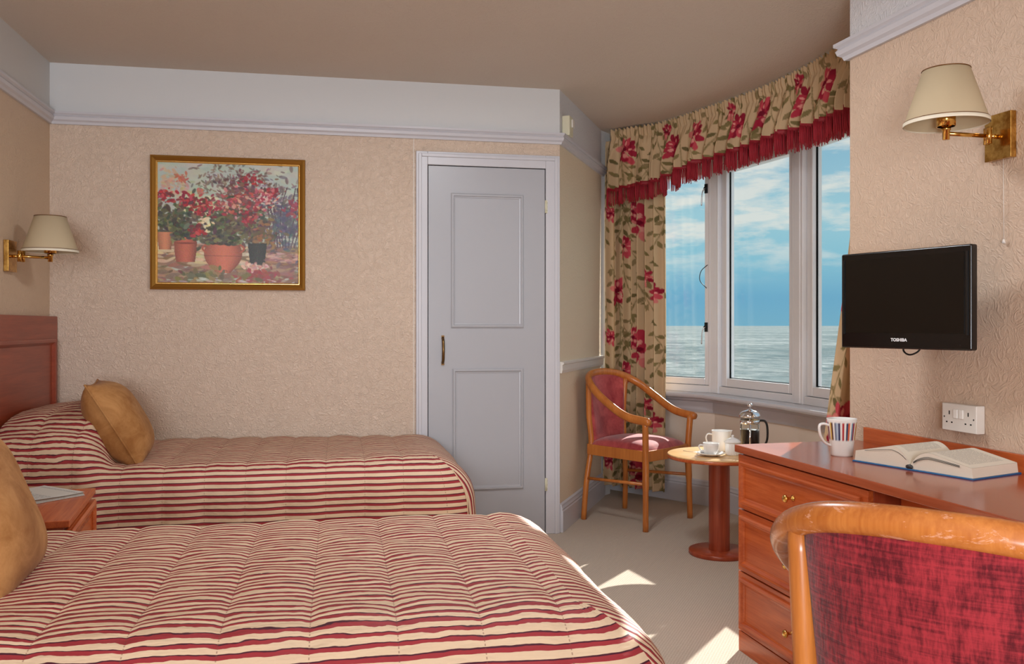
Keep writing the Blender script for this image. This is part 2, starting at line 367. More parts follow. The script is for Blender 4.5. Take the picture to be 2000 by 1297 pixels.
# ------------------------------------------------ room shell
A_ = [R2((1.278, 3.33)), R2((.265, 4.896)), R2((.60, 5.92))]
V = [R2(p) for p in ((.69, 6.28), (1.33, 5.62), (1.62, 4.85), (1.80, 4.05), (1.86, 3.28))]
CORN = R2((1.278, 3.33)); WD = R2((math.sin(math.radians(14)), -math.cos(math.radians(14))))
REND = CORN+WD*7.8; P2 = R2((.265, 4.896)); P2.y = YW; Q = R2((.60, 5.92))
LF = Vector((XL-.0, -4.2, 0)); LB = Vector((XL, YW, 0)); YR = -4.2
def wallrib(name, pts, mats, label, th=.15, split=True):
    b = MB()
    if split:
        b.ribbon(pts, [(-th, 0), (0, 0), (0, RAIL+.01), (-th, RAIL+.01)], 0); b.ribbon(pts, [(-th, RAIL+.01), (0, RAIL+.01), (0, CEIL), (-th, CEIL)], 1)
    else: b.ribbon(pts, [(-th, 0), (0, 0), (0, CEIL), (-th, CEIL)], 0)
    return struct(b.build(name, mats), label, 'wall')
wallrib('wall_left', [LF, LB], [PAPER_L, WHITE], 'beige papered left wall with white band behind the bed headboards')
wallrib('wall_back', [LB, P2], [PAPER, WHITE], 'beige embossed back wall with white band above picture rail')
PAPER_A = mat('embossed_beige_wallpaper_lightened', rough=.5, spec=.3, fn=f_paper((230, 210, 182), (224, 203, 174), 30, .005))  # left wall paper again, colour lightened in place of missing light
wallrib('wall_alcove', [P2, Q], [PAPER_A, WHITE_R], 'short beige papered wall right of the white cupboard door')
wallrib('wall_right', [V[4], CORN, REND], [PAPER_R, WHITE_R], 'beige swirl-textured right wall carrying the television, with its reveal into the bay')
wallrib('wall_rear', [Vector((REND.x, YR, 0)), Vector((XL-.15, YR, 0))], [PAPER, WHITE], 'rear wall of the bedroom behind the viewpoint')
JP = R2((.672, 6.03))
wallrib('wall_jamb', [Q, JP, V[0]], [WHITE], 'narrow white jamb between alcove wall and bay window', split=False)
b = MB()
fl = [(XL-.2, YR-.2), (3.3, YR-.2), (3.3, 6.6), (XL-.2, 6.6)]
b.prism(fl, -.2, 0); struct(b.build('floor', CARPET), 'beige woven carpet floor of the bedroom', 'floor')
bayout = [(Q.x-.1, Q.y), (V[0].x-.15, V[0].y+.1)]+[(p.x+.1, p.y+.08) for p in V[1:]]
b = MB()
b.prism([(XL-.2, YR-.2), (3.3, YR-.2), (3.3, CORN.y+.1), (V[4].x+.15, V[4].y), (V[3].x+.12, V[3].y), (V[2].x+.12, V[2].y), (V[1].x+.1, V[1].y+.1), (V[0].x, V[0].y+.15), (Q.x-.2, Q.y+.2), (P2.x-.2, YW+.2), (XL-.2, YW+.2)], CEIL, CEIL+.3)
struct(b.build('ceiling', CEILM), 'stippled warm white ceiling', 'ceiling')
bay = V
b = MB()
b.ribbon(bay, [(-.10, 0), (.05, 0), (.05, .69), (-.10, .69)], 0); b.ribbon(bay, [(-.08, 2.22), (.05, 2.22), (.05, CEIL), (-.08, CEIL)], 1)
struct(b.build('wall_bay', [mat('lightened_beige_wallpaper', (236, 222, 206), .6), WHITE]), 'curved beige wall under the bay window', 'wall')  # wallpaper colour lightened because little light reaches under the sill
b = MB(); b.ribbon(bay, [(-.10, .69), (.155, .69), (.166, .694), (.17, .705), (.166, .716), (.155, .72), (-.10, .72)])
struct(b.build('trim_1', GLOSS, bevel=.002), 'white painted bay window sill', 'window sill')
b = MB(); b.ribbon(bay, [(.05, .595), (.062, .595), (.068, .612), (.068, .66), (.085, .672), (.085, .69), (.05, .69)])
struct(b.build('trim_2', GLOSS), 'white moulded apron under the bay window sill', 'moulding')
bs = [(0, 0), (.020, 0), (.020, .115), (.014, .122), (.018, .13), (.012, .142), (.012, .152), (0, .160)]
bsb = [(o+.05, z) for o, z in bs]
for nm, pts, s_, lb in (('baseboard_left', [LF, LB], bs, 'white skirting along the left wall'),
        ('baseboard_alcove', [P2, Q, V[0]], bs, 'white moulded skirting beside the cupboard door'),
        ('baseboard_bay', bay, bsb, 'white moulded skirting under the bay window'),
        ('baseboard_right', [CORN, REND], bs, 'white skirting along the right wall behind the desk')):
    struct(MB().ribbon(pts, s_).build(nm, GLOSS, bevel=.0015), lb, 'skirting')
x0, _ = wx(811, 600); struct(MB().ribbon([LB, Vector((x0, YW, 0))], bs).build('baseboard_back', GLOSS), 'white skirting behind the beds', 'skirting')
rs = [(0, RAIL), (.012, RAIL), (.016, RAIL+.012), (.026, RAIL+.02), (.03, RAIL+.034), (.024, RAIL+.042), (.034, RAIL+.05), (.034, RAIL+.06), (0, RAIL+.062)]
struct(MB().ribbon([LF, LB, P2, Q, V[0]], rs).build('trim_3', GLOSS), 'white picture rail on the back and left walls', 'picture rail')
rs2 = [(o*1.1, RAIL+(z-RAIL)*1.15) for o, z in rs]
struct(MB().ribbon([V[4], CORN, REND], rs2).build('trim_4', GLOSS), 'white picture rail above the television wall', 'picture rail')
ds = [(0, .885), (.012, .885), (.016, .90), (.016, .93), (.024, .936), (.024, .945), (0, .95)]
struct(MB().ribbon([P2, Q], ds).build('trim_5', PLAST), 'cream dado rail on the short alcove wall', 'dado rail')
# wallpaper join beside the door
x0, _ = wx(808, 600)
struct(MB().box(x0-.0015, x0+.0015, YW-.0012, YW, .16, RAIL).build('trim_6', PLAST), 'vertical wallpaper join left of the door', 'moulding')

# ------------------------------------------------ bay window lights
def window(i, a, c, label):
    d = (c-a); L = d.length; ang = math.atan2(d.y, d.x); zb, zt = .72, 2.22
    f = MB()
    for x0, x1 in ((0, .052), (L-.052, L)):
        f.box(x0, x1, -.055, .045, zb, zt)
    f.box(.052, L-.052, -.045, .045, zb, zb+.045); f.box(.052, L-.052, -.045, .045, zt-.05, zt)
    o = f.build('window_%d' % i, FRAMEW, bevel=.004, loc=(a.x, a.y, 0), rz=ang); struct(o, label, 'window')
    s = MB(); w = .045 if i == 1 else .056
    e = .054
    s.box(e, e+w, -.03, .03, zb+.047, zt-.052); s.box(L-e-w, L-e, -.03, .03, zb+.047, zt-.052)
    s.box(e+w, L-e-w, -.03, .03, zb+.047, zb+.047+w*.95); s.box(e+w, L-e-w, -.03, .03, zt-.052-w, zt-.052)
    s.build('window_sash', FRAMEW, o, bevel=.006)
    g = MB()
    for x in (e+w, L-e-w-.004): g.box(x, x+.003, -.007, .004, zb+.047+w*.95, zt-.052-w)
    g.box(e+w, L-e-w, -.007, .004, zb+.047+w*.95, zb+.051+w*.95)
    g.build('window_gasket', DARK, o)
    MB().box(e+w, L-e-w, -.004, .002, zb+.045+w*.95, zt-.05-w).build('window_glass', GLASS, o)
    return o, L
w1, L1 = window(1, V[0], V[1], 'first bay window light, nearest the alcove curtain')
w2, L2 = window(2, V[1], V[2], 'second bay window light, in the middle of the view')
w3, L3 = window(3, V[2], V[3], 'third bay window light, beside the television')
w4, L4 = window(4, V[3], V[4], 'fourth bay window light, hidden by the right wall')
b = MB()
for p, q, r in zip(V[:-2], V[1:-1], V[2:]):
    a1 = math.atan2((q-p).y, (q-p).x); a2 = math.atan2((r-q).y, (r-q).x); am = (a1+a2)/2
    n = Vector((math.sin(am), -math.cos(am), 0)); t = Vector((math.cos(am), math.sin(am), 0))
    pp = [q+n*.062-t*.030, q+n*.062+t*.030, q-n*.05+t*.02, q-n*.05-t*.02]
    b.prism([(x.x, x.y) for x in pp], .72, 2.22)
struct(b.build('trim_7', FRAMEW, bevel=.008, seg=3), 'white corner mullions of the bay window', 'mullion')
def catch(par, x, z, black=True):
    h = MB(); h.tube([(x, -.032, z), (x, -.05, z)], .010, 10); h.box(x-.011, x+.011, -.036, -.03, z-.03, z+.03)
    o = h.build('catch_base', BLACKM if black else STEEL, par)
    MB().tube(cr([(x, -.05, z), (x-.012, -.058, z-.03), (x-.018, -.058, z-.11)]), [(.007, .004)]*17, 8).build('catch_lever', STEEL, o)
catch(w1, L1-.085, 1.14); catch(w1, L1-.085, 2.03)
MB().tube(cr([(L1-.075, -.032, 1.54), (L1-.115, -.045, 1.50), (L1-.12, -.05, 1.44), (L1-.08, -.035, 1.39)]), .0025, 6).build('restrictor_wire', BLACKM, w1)
# ------------------------------------------------ cupboard door
xa, zt = wx(836, 331); xb, _ = wx(1063, 338); xo0, zo = wx(812, 300); xo1, _ = wx(1092, 308)
zt = 2.012; zo = 2.088; xo1 = P2.x-.004
d = MB(); y = YW
def arch(b, x0, x1, x2, x3, zi, zo_, ya, yb): # frame of three boards
    b.prism([(x0, ya), (x1, ya), (x1, yb), (x0, yb)], 0, zo_); b.prism([(x2, ya), (x3, ya), (x3, yb), (x2, yb)], 0, zo_)
    b.box(x1, x2, min(ya, yb), max(ya, yb), zi, zo_)
arch(d, xo0, xa-.004, xb+.004, xo1, zt+.004, zo, y-.022, y)
arch(d, xo0+.012, xo0+.03, xo1-.03, xo1-.012, zo-.03, zo-.012, y-.030, y-.022)
door = d.build('door_1', GLOSS, bevel=.003); struct(door, 'white two-panel cupboard door in a white architrave', 'door')
MB().box(xa-.004, xb+.004, y-.003, y-.0005, 0, zt+.004).build('door_gap', DARK, door)
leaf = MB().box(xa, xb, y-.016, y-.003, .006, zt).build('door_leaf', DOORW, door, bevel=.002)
def frame_mould(x0, x1, z0, z1, w, ya, h, b, prof=None):
    prof = prof or [(0, 0), (0, h*.6), (w*.25, h), (w*.55, h), (w*.7, h*.45), (w, h*.3), (w, 0)]
    n = len(prof); pts = [(x0, z0, 1, 1), (x1, z0, -1, 1), (x1, z1, -1, -1), (x0, z1, 1, -1)]
    v = [(x+sx*o, ya-p, z+sz*o) for x, z, sx, sz in pts for o, p in prof]
    f = [(i*n+j, i*n+(j+1) % n, ((i+1) % 4)*n+(j+1) % n, ((i+1) % 4)*n+j) for i in range(4) for j in range(n)]
    b.add(v, f)
pm = MB()
for (pa, pb) in (((880, 378), (1021, 640)), ((883, 720), (1021, 953))):
    x0, z1 = wx(*pa); x1, z0 = wx(*pb); frame_mould(x0, x1, z0, z1, .024, y-.016, .011, pm)
pm.build('panel_moulding', DOORW, leaf)
hx, hz_ = wx(864, 684)
h = MB(); h.box(hx-.008, hx+.008, y-.024, y-.016, hz_+.06, hz_+.08); h.box(hx-.008, hx+.008, y-.024, y-.016, hz_-.08, hz_-.06)
h.tube(cr([(hx, y-.02, hz_+.07), (hx, y-.042, hz_+.05), (hx, y-.052, hz_), (hx, y-.042, hz_-.05), (hx, y-.02, hz_-.07)]), [(.006, .006)]+[(.0075, .0055)]*31+[(.006, .006)], 10)
h.build('door_handle', BRONZE, door)
for py in (405, 945):
    qx, qz = wx(1064, py); q = MB(); q.tube([(qx+.001, y-.024, qz-.035), (qx+.001, y-.024, qz+.035)], .006, 10)
    q.box(qx-.003, qx+.01, y-.024, y-.016, qz-.035, qz+.035)
    for k in (-1, 0, 1): q.lathe([(0, .0), (.004, 0), (.004, .002), (0, .003)], 10, (qx+.006, y-.024, qz+k*.022), axis=(0, -1, 0))
    q.build('door_hinge', CREAMP, door)
# sea outside
b = MB(); b.prism([(-40000, -200), (40000, -200), (40000, 45000), (-40000, 45000)], -16.5, -16)
tag(b.build('sea', SEA), 'pale blue-green sea with light foam seen through the bay window', 'sea', kind='stuff')

# ------------------------------------------------ cloth print: flowers, vines and leaves on beige
rng = np.random.default_rng(7); random.seed(11)
TN = 420; TS = .62
def floral_tile():
    img = np.zeros((TN, TN, 3), np.float32); img[:] = (200, 170, 132)
    yy, xx = np.mgrid[0:TN, 0:TN].astype(np.float32)
    px = TN/TS
    def blob(cx, cy, rx, ry, a, col, sh=0, al=.95):
        dx = (xx-cx*px+TN*1.5) % TN-TN*.5; dy = (yy-cy*px+TN*1.5) % TN-TN*.5
        dx = (xx-cx*px+TN/2) % TN-TN/2; dy = (yy-cy*px+TN/2) % TN-TN/2
        c, s = math.cos(a), math.sin(a); u = (dx*c+dy*s)/(rx*px); v = (-dx*s+dy*c)/(ry*px)
        if sh: v = v/np.maximum(.05, 1-np.abs(u)**1.6); r = np.where(np.abs(u) < 1, np.maximum(np.abs(u), np.abs(v)), 9)
        else: r = np.sqrt(u*u+v*v)
        m = np.clip((1-r)*rx*px*.5+.3, 0, 1)*al
        img[:] = img*(1-m[..., None])+np.array(col, np.float32)*m[..., None]
    def line(x0, y0, L, amp, ph, lean=0):
        for k in range(int(L/.004)):
            t = k*.004; x = x0+lean*t+amp*math.sin(t*9+ph); yield x, y0+t, amp*9*math.cos(t*9+ph)+lean
    for x0, y0, ph, ln in ((.05, 0, 0, .25), (.15, .3, 1.4, -.15), (.27, .2, 2, -.2), (.38, .45, .5, .2), (.45, .05, 4, .3), (.57, .4, 1, -.3), (.20, .5, 3, .2), (.11, .1, 5, .35), (.33, .0, .3, -.3), (.50, .25, 2.6, .1), (.24, .38, 4.4, .3), (.60, .12, .8, .15)):
        for k, (x, yq, sl) in enumerate(line(x0, y0, .42, .03, ph, ln)):
            blob(x, yq, .0032, .0022, 0, (122, 106, 66), al=.8)
            if k % 8 == 4:
                sd = 1 if (k//8) % 2 else -1; a = math.atan2(1, sl)-sd*.8
                blob(x+.026*math.cos(a), yq+.026*math.sin(a), .021, .0095, a, random.choice([(116, 102, 62), (130, 114, 72), (104, 92, 56), (138, 118, 80)]), 1)
    for cx, cy, r in ((.12, .13, .075), (.37, .42, .078), (.53, .15, .06), (.20, .53, .052), (.44, .07, .045), (.05, .36, .040), (.29, .36, .05)):
        for k in range(15):
            a = k*2.4; q = r*(.28+.6*random.random()); col = random.choice([(158, 30, 54), (138, 20, 44), (196, 70, 82), (176, 46, 64), (212, 118, 112)])
            blob(cx+q*math.cos(a), cy+q*math.sin(a)*1.1, r*.36, r*.20, a, col)
        for k in range(7):
            a = k*1.3+1; q = r*.45
            blob(cx+q*math.cos(a), cy+q*math.sin(a), r*.17, r*.08, a, (226, 152, 138))
        blob(cx, cy, r*.2, r*.16, 0, (112, 14, 36))
    return img
TILE = floral_tile()
def s2l(a):
    a = np.asarray(a, np.float64)/255; return np.where(a <= .04045, a/12.92, ((a+.055)/1.055)**2.4)
TILEL = s2l(TILE)
def cloth_col(u, v):
    u = np.asarray(u)*.58; v = np.asarray(v)*.74
    i = (np.asarray(v)/TS*TN).astype(int) % TN; j = (np.asarray(u)/TS*TN).astype(int) % TN
    c = TILEL[i, j]; return np.concatenate([c, np.ones(c.shape[:-1]+(1,))], -1)
class Path:
    def __init__(s, pts, n=24):
        s.p = cr([Vector((p[0], p[1], 0)) for p in pts], n); s.l = [0]
        for a, b in zip(s.p, s.p[1:]): s.l.append(s.l[-1]+(b-a).length)
        s.L = s.l[-1]
    def at(s, d):
        d = min(max(d, 0), s.L); i = 0
        i = int(np.searchsorted(s.l, d))-1; i = min(max(i, 0), len(s.p)-2)
        t = (d-s.l[i])/(s.l[i+1]-s.l[i]); p = s.p[i].lerp(s.p[i+1], t); dr = (s.p[i+1]-s.p[i]).normalized()
        return p, dr, Vector((dr.y, -dr.x, 0))       # room on the right
def drape(name, path_t, path_b, z_top, z_bot, full, fold, amp, label=None, cat=None, nu=260, nv=300, parent=None, seed=0, head=.07, off=(0, 0)):
    A, B = Path(path_t), Path(path_b); r = random.Random(seed); ph = [r.random()*6 for _ in range(6)]
    Lc = A.L*full; v = []; U = np.zeros((nv+1, nu+1)); Vv = np.zeros((nv+1, nu+1)); H = z_top-z_bot
    def wob(s): return .5*math.sin(s*3.1+ph[0])+.35*math.sin(s*7.3+ph[1])
    for j in range(nv+1):
        t = j/nv; zz = z_top-H*t; k = min(1, (t*H)/head)
        for i in range(nu+1):
            s = i/nu; pa, da, na = A.at(s*A.L); pb, db, nb = B.at(s*B.L); p = pa.lerp(pb, t); n = (na*(1-t)+nb*t).normalized(); d = (da*(1-t)+db*t).normalized()
            th = 2*PI*(s*A.L/fold)+wob(s*A.L*2)*1.6
            w = math.sin(th); w = w*(1.25-.25*w*w)
            fine = math.sin(2*PI*s*A.L/.026+ph[2])*.007*(1-sstep(k))+.0015*math.sin(2*PI*s*A.L/.026)
            am = amp*(.22+.78*sstep(k))*(1+.25*math.sin(th*.37+ph[3]))
            q = p+n*(w*am+fine)+d*(math.cos(th*1.0)*fold*.13*k+.004*math.sin(t*7+ph[4]))
            v.append((q.x, q.y, zz)); U[j, i] = s*Lc+off[0]; Vv[j, i] = t*H+off[1]
    m = MB(); f = [(j*(nu+1)+i, j*(nu+1)+i+1, (j+1)*(nu+1)+i+1, (j+1)*(nu+1)+i) for j in range(nv) for i in range(nu)]
    m.add(v, f, smooth=True); o = m.build(name, FLORAL, parent, fix=False, color=cloth_col(U, Vv))
    sol = o.modifiers.new('thick', 'SOLIDIFY'); sol.thickness = .003; sol.offset = 0
    return o, v
ct_t = [R2(p) for p in ((.640, 5.985), (.80, 5.91), (.982, 5.72))]
ct_b = [R2(p) for p in ((.622, 5.945), (.78, 5.86), (.968, 5.675))]
o, _ = drape('curtain', ct_t, ct_b, 2.40, .075, 2.4, .062, .034, nu=260, nv=380, seed=3)
tag(o, 'long floral beige and red curtain hanging left of the bay window, behind the armchair', 'curtain', 'floral curtains')
cr_t = [R2(p) for p in ((1.50, 3.66), (1.62, 3.60), (1.78, 3.5))]
cr_b = [R2(p) for p in ((1.255, 3.64), (1.45, 3.58), (1.72, 3.48))]
o, _ = drape('curtain', cr_t, cr_b, 2.40, .40, 2.4, .07, .028, nu=220, nv=330, seed=5, off=(.1, .2))
tag(o, 'floral curtain edge peeping out below the television, at the right wall corner', 'curtain', 'floral curtains')
# pelmet valance
vt = [R2(p) for p in ((.672, 5.89), (.80, 5.79), (.978, 5.645), (1.19, 5.245), (1.367, 4.866), (1.469, 4.537), (1.536, 4.187), (1.555, 3.9), (1.56, 3.5))]
VP = Path(vt); vz = 2.452
ctrl = [(0, 1.96+.095), (.10, 1.985+.095), (.30, 2.05+.09), (.55, 2.065+.095), (.78, 2.03+.10), (1, 1.96+.10)]
def vbot(s):
    for (a, za), (b2, zb) in zip(ctrl, ctrl[1:]):
        if s <= b2: return za+(zb-za)*sstep((s-a)/(b2-a))*1.0
    return ctrl[-1][1]
NU, NV = 1150, 62
def vpt(s, t):
    p, d, n = VP.at(s*VP.L); l = s*VP.L; zb = vbot(s); z = vz+(zb-vz)*t; H = (vz-z)
    th = 2*PI*l/.118+1.5*math.sin(l*5.3)+1.0*math.sin(l*2.1+1); w = math.sin(th); w = w*(1.3-.3*w*w)+.25*math.sin(2.3*th+1)
    k = sstep((H-.03)/.28); g = 1-sstep((H-.05)/.10)
    am = .042*k; fine = .007*g*math.sin(2*PI*l/.030)+.004*(1-k)*math.sin(2*PI*l/.052+1)
    pin = -.010*math.exp(-((H-.06)/.02)**2)
    q = p+n*(.02+am*w+fine+pin+.03*k)+d*(math.cos(th)*.018*k)
    return Vector((q.x, q.y, z+.006*math.sin(2*PI*l/.030)*g*(1 if t < .05 else 0)))
v = []; U = np.zeros((NV+1, NU+1)); Vv = np.zeros((NV+1, NU+1))
for j in range(NV+1):
    for i in range(NU+1):
        q = vpt(i/NU, j/NV); v.append(q); U[j, i] = i/NU*VP.L*1.75; Vv[j, i] = (vz-q.z)*1.05+.02
m = MB(); m.add(v, [(j*(NU+1)+i, j*(NU+1)+i+1, (j+1)*(NU+1)+i+1, (j+1)*(NU+1)+i) for j in range(NV) for i in range(NU)], smooth=True)
val = m.build('valance', FLORAL, None, fix=False, color=cloth_col(U, Vv)); sol = val.modifiers.new('thick', 'SOLIDIFY'); sol.thickness = .003; sol.offset = 0
tag(val, 'gathered floral valance with crimson fringe around the top of the bay window', 'valance')
tp = MB()
for i in range(NU):
    a0, a1 = vpt(i/NU, 1), vpt((i+1)/NU, 1); n = VP.at(i/NU*VP.L)[2]*.004
    h0, h1 = Vector((0, 0, .010)), Vector((0, 0, -.016))
    tp.add([a0+n+h0, a1+n+h0, a1+n+h1, a0+n+h1, a0-n+h0, a1-n+h0, a1-n+h1, a0-n+h1], [(0, 1, 2, 3), (7, 6, 5, 4), (3, 2, 6, 7), (0, 4, 5, 1)], smooth=True)
tp.build('fringe_tape', TAPE, val, fix=False)
fr = MB(); random.seed(4)
NF = 820
for i in range(NF):
    p = vpt((i+.5)/NF, 1); n = VP.at((i+.5)/NF*VP.L)[2]; L = .094+random.uniform(-.012, .010); sw = Vector((random.uniform(-.004, .004), random.uniform(-.004, .004), 0))
    fr.tube([p+Vector((0, 0, -.012)), p+sw*.5+Vector((0, 0, -.05)), p+sw+Vector((0, 0, -.012-L))], [.0026, .0030, .0026], 4)
    if i % 2: q = n*.005; fr.tube([p+q+Vector((0, 0, -.012)), p+q-sw+Vector((0, 0, -.012-L*.96))], .0026, 4)
fr.build('fringe', FRINGE, val, fix=False)

# ------------------------------------------------ framed picture of potted geraniums (a plain study, dab by dab)
def paint_picture(nx, ny):
    r = np.random.default_rng(21); img = np.zeros((ny, nx, 3), np.float32); yy, xx = np.mgrid[0:ny, 0:nx].astype(np.float32); X = xx/nx; Y = yy/ny   # Y down
    sky = np.array((176, 190, 178)); img[:] = sky
    img[:] = img*(1-.25*Y[..., None])+np.array((196, 170, 140))*.25*Y[..., None]
    def dab(cx, cy, rx, ry, a, col, al=.9):
        x0, x1 = int(max(0, (cx-1.5*max(rx, ry))*nx)), int(min(nx, (cx+1.5*max(rx, ry))*nx+2)); y0, y1 = int(max(0, (cy-1.5*max(rx, ry))*ny)), int(min(ny, (cy+1.5*max(rx, ry))*ny+2))
        if x1 <= x0 or y1 <= y0: return
        dx = X[y0:y1, x0:x1]-cx; dy = Y[y0:y1, x0:x1]-cy; c, s = math.cos(a), math.sin(a)
        q = ((dx*c+dy*s)/rx)**2+((-dx*s+dy*c)/ry)**2; m = (np.clip((1-q)*2.5, 0, 1)*al)[..., None]
        img[y0:y1, x0:x1] = img[y0:y1, x0:x1]*(1-m)+np.array(col, np.float32)*m
    def cloud(n, cx, cy, sx, sy, cols, s=.02, al=.85, asp=.5):
        for _ in range(n):
            a = r.random()*3.14; c = np.array(cols[r.integers(len(cols))])+r.normal(0, 9, 3)
            k = s*(.5+r.random()); dab(cx+r.normal()*sx, cy+r.normal()*sy, k, k*asp, a, c, al)
    def flood(n, x0, x1, y0, y1, cols, s=.03, al=.7, asp=.3, ang=0):
        for _ in range(n):
            c = np.array(cols[r.integers(len(cols))])+r.normal(0, 8, 3); k = s*(.5+r.random())
            dab(r.uniform(x0, x1), r.uniform(y0, y1), k, k*asp, ang+r.normal()*.25, c, al)
    flood(300, 0, 1, 0, .5, [(184, 194, 180), (172, 184, 176), (196, 196, 178)], .05, .4, .6)
    flood(500, 0, 1, .68, 1.0, [(150, 112, 92), (124, 92, 78), (176, 140, 110), (134, 108, 84)], .05, .8)
    flood(70, 0, .75, .70, .84, [(220, 200, 160), (206, 180, 140)], .045, .8)
    cloud(380, .82, .42, .13, .20, [(118, 92, 98), (96, 78, 92), (134, 108, 106), (86, 78, 88), (146, 126, 120)], .024, .6, .4)
    cloud(260, .52, .14, .14, .08, [(116, 92, 84), (140, 112, 98), (98, 78, 74)], .018, .6, .35)
    cloud(220, .62, .26, .10, .08, [(112, 66, 66), (92, 60, 62), (130, 84, 76)], .018, .75)
    for k in range(9):     # stems of the shrub at the right
        x0 = .80+.02*k; 
        for q in range(26):
            t = q/26; dab(x0+.05*math.sin(k+t*3)*t+(k-4)*.022*t, .68-.5*t, .005, .014, .1, (74, 54, 66), .8)
    cloud(160, .90, .50, .05, .10, [(84, 90, 104), (74, 78, 92), (100, 86, 104)], .022, .6)
    cloud(110, .10, .18, .07, .06, [(206, 166, 140), (200, 150, 130), (190, 176, 130)], .02, .6)
    cloud(30, .17, .14, .02, .02, [(190, 110, 84)], .014); cloud(22, .30, .24, .012, .012, [(200, 120, 96)], .012)
    flood(60, .18, .40, .28, .42, [(220, 212, 170), (206, 206, 160)], .03, .7, .6)
    G = [(84, 88, 58), (106, 108, 70), (64, 68, 50), (126, 126, 86), (92, 82, 62), (60, 54, 46)]
    cloud(260, .13, .47, .09, .075, G, .024); cloud(120, .16, .58, .07, .05, G, .024)
    cloud(360, .48, .52, .11, .085, G, .026); cloud(160, .66, .52, .09, .08, [(96, 76, 66), (110, 96, 70), (78, 62, 58)], .022)
    cloud(90, .74, .60, .04, .05, [(150, 110, 70), (108, 88, 60)], .02)
    cloud(30, .33, .50, .02, .04, [(236, 216, 180), (228, 196, 160)], .018)
    def pot(cx, yt, yb, wt, wb, wm, col, dark, band=True):
        n = int((yb-yt)*ny*1.6)
        for k in range(n):
            t = k/max(1, n-1); w = wt*(1-t)+wb*t+wm*math.sin(PI*t); yq = yt+(yb-yt)*t
            for x in np.linspace(-w, w, max(2, int(2*w*nx*1.5))):
                e = (x/w); c = np.array(col)*(1.08-.30*max(0, -e)**1.5-.38*max(0, e)**2) if not dark else np.array(col)*(1-.2*abs(e))
                if band and abs(t-.45) < .012: c = c*.72
                i, j = int(yq*ny), int((cx+x)*nx)
                if 0 <= i < ny and 0 <= j < nx: img[i, j] = c+r.normal(0, 5, 3)
    pot(.06, .58, .72, .055, .04, 0, (196, 128, 92), False, False)
    pot(.20, .62, .82, .075, .062, .006, (182, 98, 74), False, False); dab(.20, .665, .078, .008, 0, (126, 60, 46), .8)
    pot(.70, .66, .835, .066, .050, 0, (62, 62, 54), True, False)
    pot(.46, .655, .905, .105, .05, .05, (196, 112, 86), False)
    for s in (-1, 1):
        for k in range(20): a = k/20*PI; dab(.46+s*(.115+.03*math.sin(a)), .67+.07*(k/20), .008, .008, 0, (176, 92, 68))
    dab(.46, .665, .10, .012, 0, (104, 54, 42), .8)
    flood(90, .33, .58, .60, .67, G, .022, .9, .6); flood(60, .10, .28, .58, .64, G, .02, .9, .6)
    RR = [(166, 34, 42), (182, 50, 54), (134, 24, 36), (190, 82, 80), (120, 40, 44), (96, 60, 50)]
    for cx, cy, sx, sy, n in ((.05, .28, .032, .028, 40), (.20, .325, .042, .026, 55), (.32, .37, .036, .040, 90), (.28, .56, .022, .026, 50), (.64, .13, .030, .024, 40), (.80, .235, .024, .018, 40), (.64, .45, .022, .035, 60), (.95, .35, .03, .05, 40)):
        cloud(n, cx, cy, sx, sy, RR if cx < .9 else [(168, 70, 84), (150, 60, 80)], .017, .9, .6)
    PK = [(190, 84, 86), (206, 122, 112), (168, 52, 60), (214, 156, 140), (150, 36, 48), (110, 66, 60), (130, 90, 76)]
    cloud(190, .60, .32, .09, .055, PK, .017, .9, .6); cloud(50, .42, .36, .03, .03, PK, .015)
    cloud(50, .74, .28, .05, .03, [(224, 190, 176), (176, 60, 76)], .014)
    cloud(50, .68, .86, .05, .02, [(226, 200, 184), (206, 150, 136)], .018); cloud(80, .72, .93, .10, .03, [(160, 66, 60), (140, 80, 68)], .022)
    cloud(60, .30, .93, .15, .03, [(120, 112, 70), (98, 92, 62), (150, 130, 90)], .03); flood(26, 0, 1, .95, 1, [(206, 206, 200), (180, 176, 160)], .03, .7)
    flood(60, .78, 1, .74, .8, [(206, 170, 150), (150, 110, 100)], .03, .6)
    return img
xa_, za_ = wx(294, 302); xb_, zb_ = wx(596, 569); pw, ph_ = xb_-xa_, 2.018-1.335
pic = thing('framed_painting', (xa_+pw/2, YW, 1.335+ph_/2), 0, 'gilt framed painting of red geraniums in pots, hanging above the far bed', 'painting')
hw, hh = pw/2, ph_/2
m = MB(); frame_mould(-hw, hw, -hh, hh, .036, 0, .026, m, [(0, 0), (0, .016), (.004, .022), (.012, .026), (.020, .020), (.030, .012), (.036, .010), (.036, 0)]); m.build('frame', GILT, pic)
m = MB(); frame_mould(-hw+.028, hw-.028, -hh+.028, hh-.028, .005, -.008, .008, m); m.build('inner_slip', GILTB, pic)
m = MB(); frame_mould(-hw-.001, hw+.001, -hh-.001, hh+.001, .007, 0, .015, m); m.build('outer_edge', GILTD, pic)
nx, ny = 290, 252; img = paint_picture(nx, ny)
cw, chh = hw-.03, hh-.03
v = [(-cw+2*cw*i/(nx-1), -.010, chh-2*chh*j/(ny-1)) for j in range(ny) for i in range(nx)]
m = MB(); m.add(v, [(j*nx+i, (j+1)*nx+i, (j+1)*nx+i+1, j*nx+i+1) for j in range(ny-1) for i in range(nx-1)])
col = np.concatenate([s2l(np.clip(img, 0, 255)), np.ones((ny, nx, 1))], -1).reshape(-1, 4)
m.build('canvas', PAINTED, pic, fix=False, color=col)

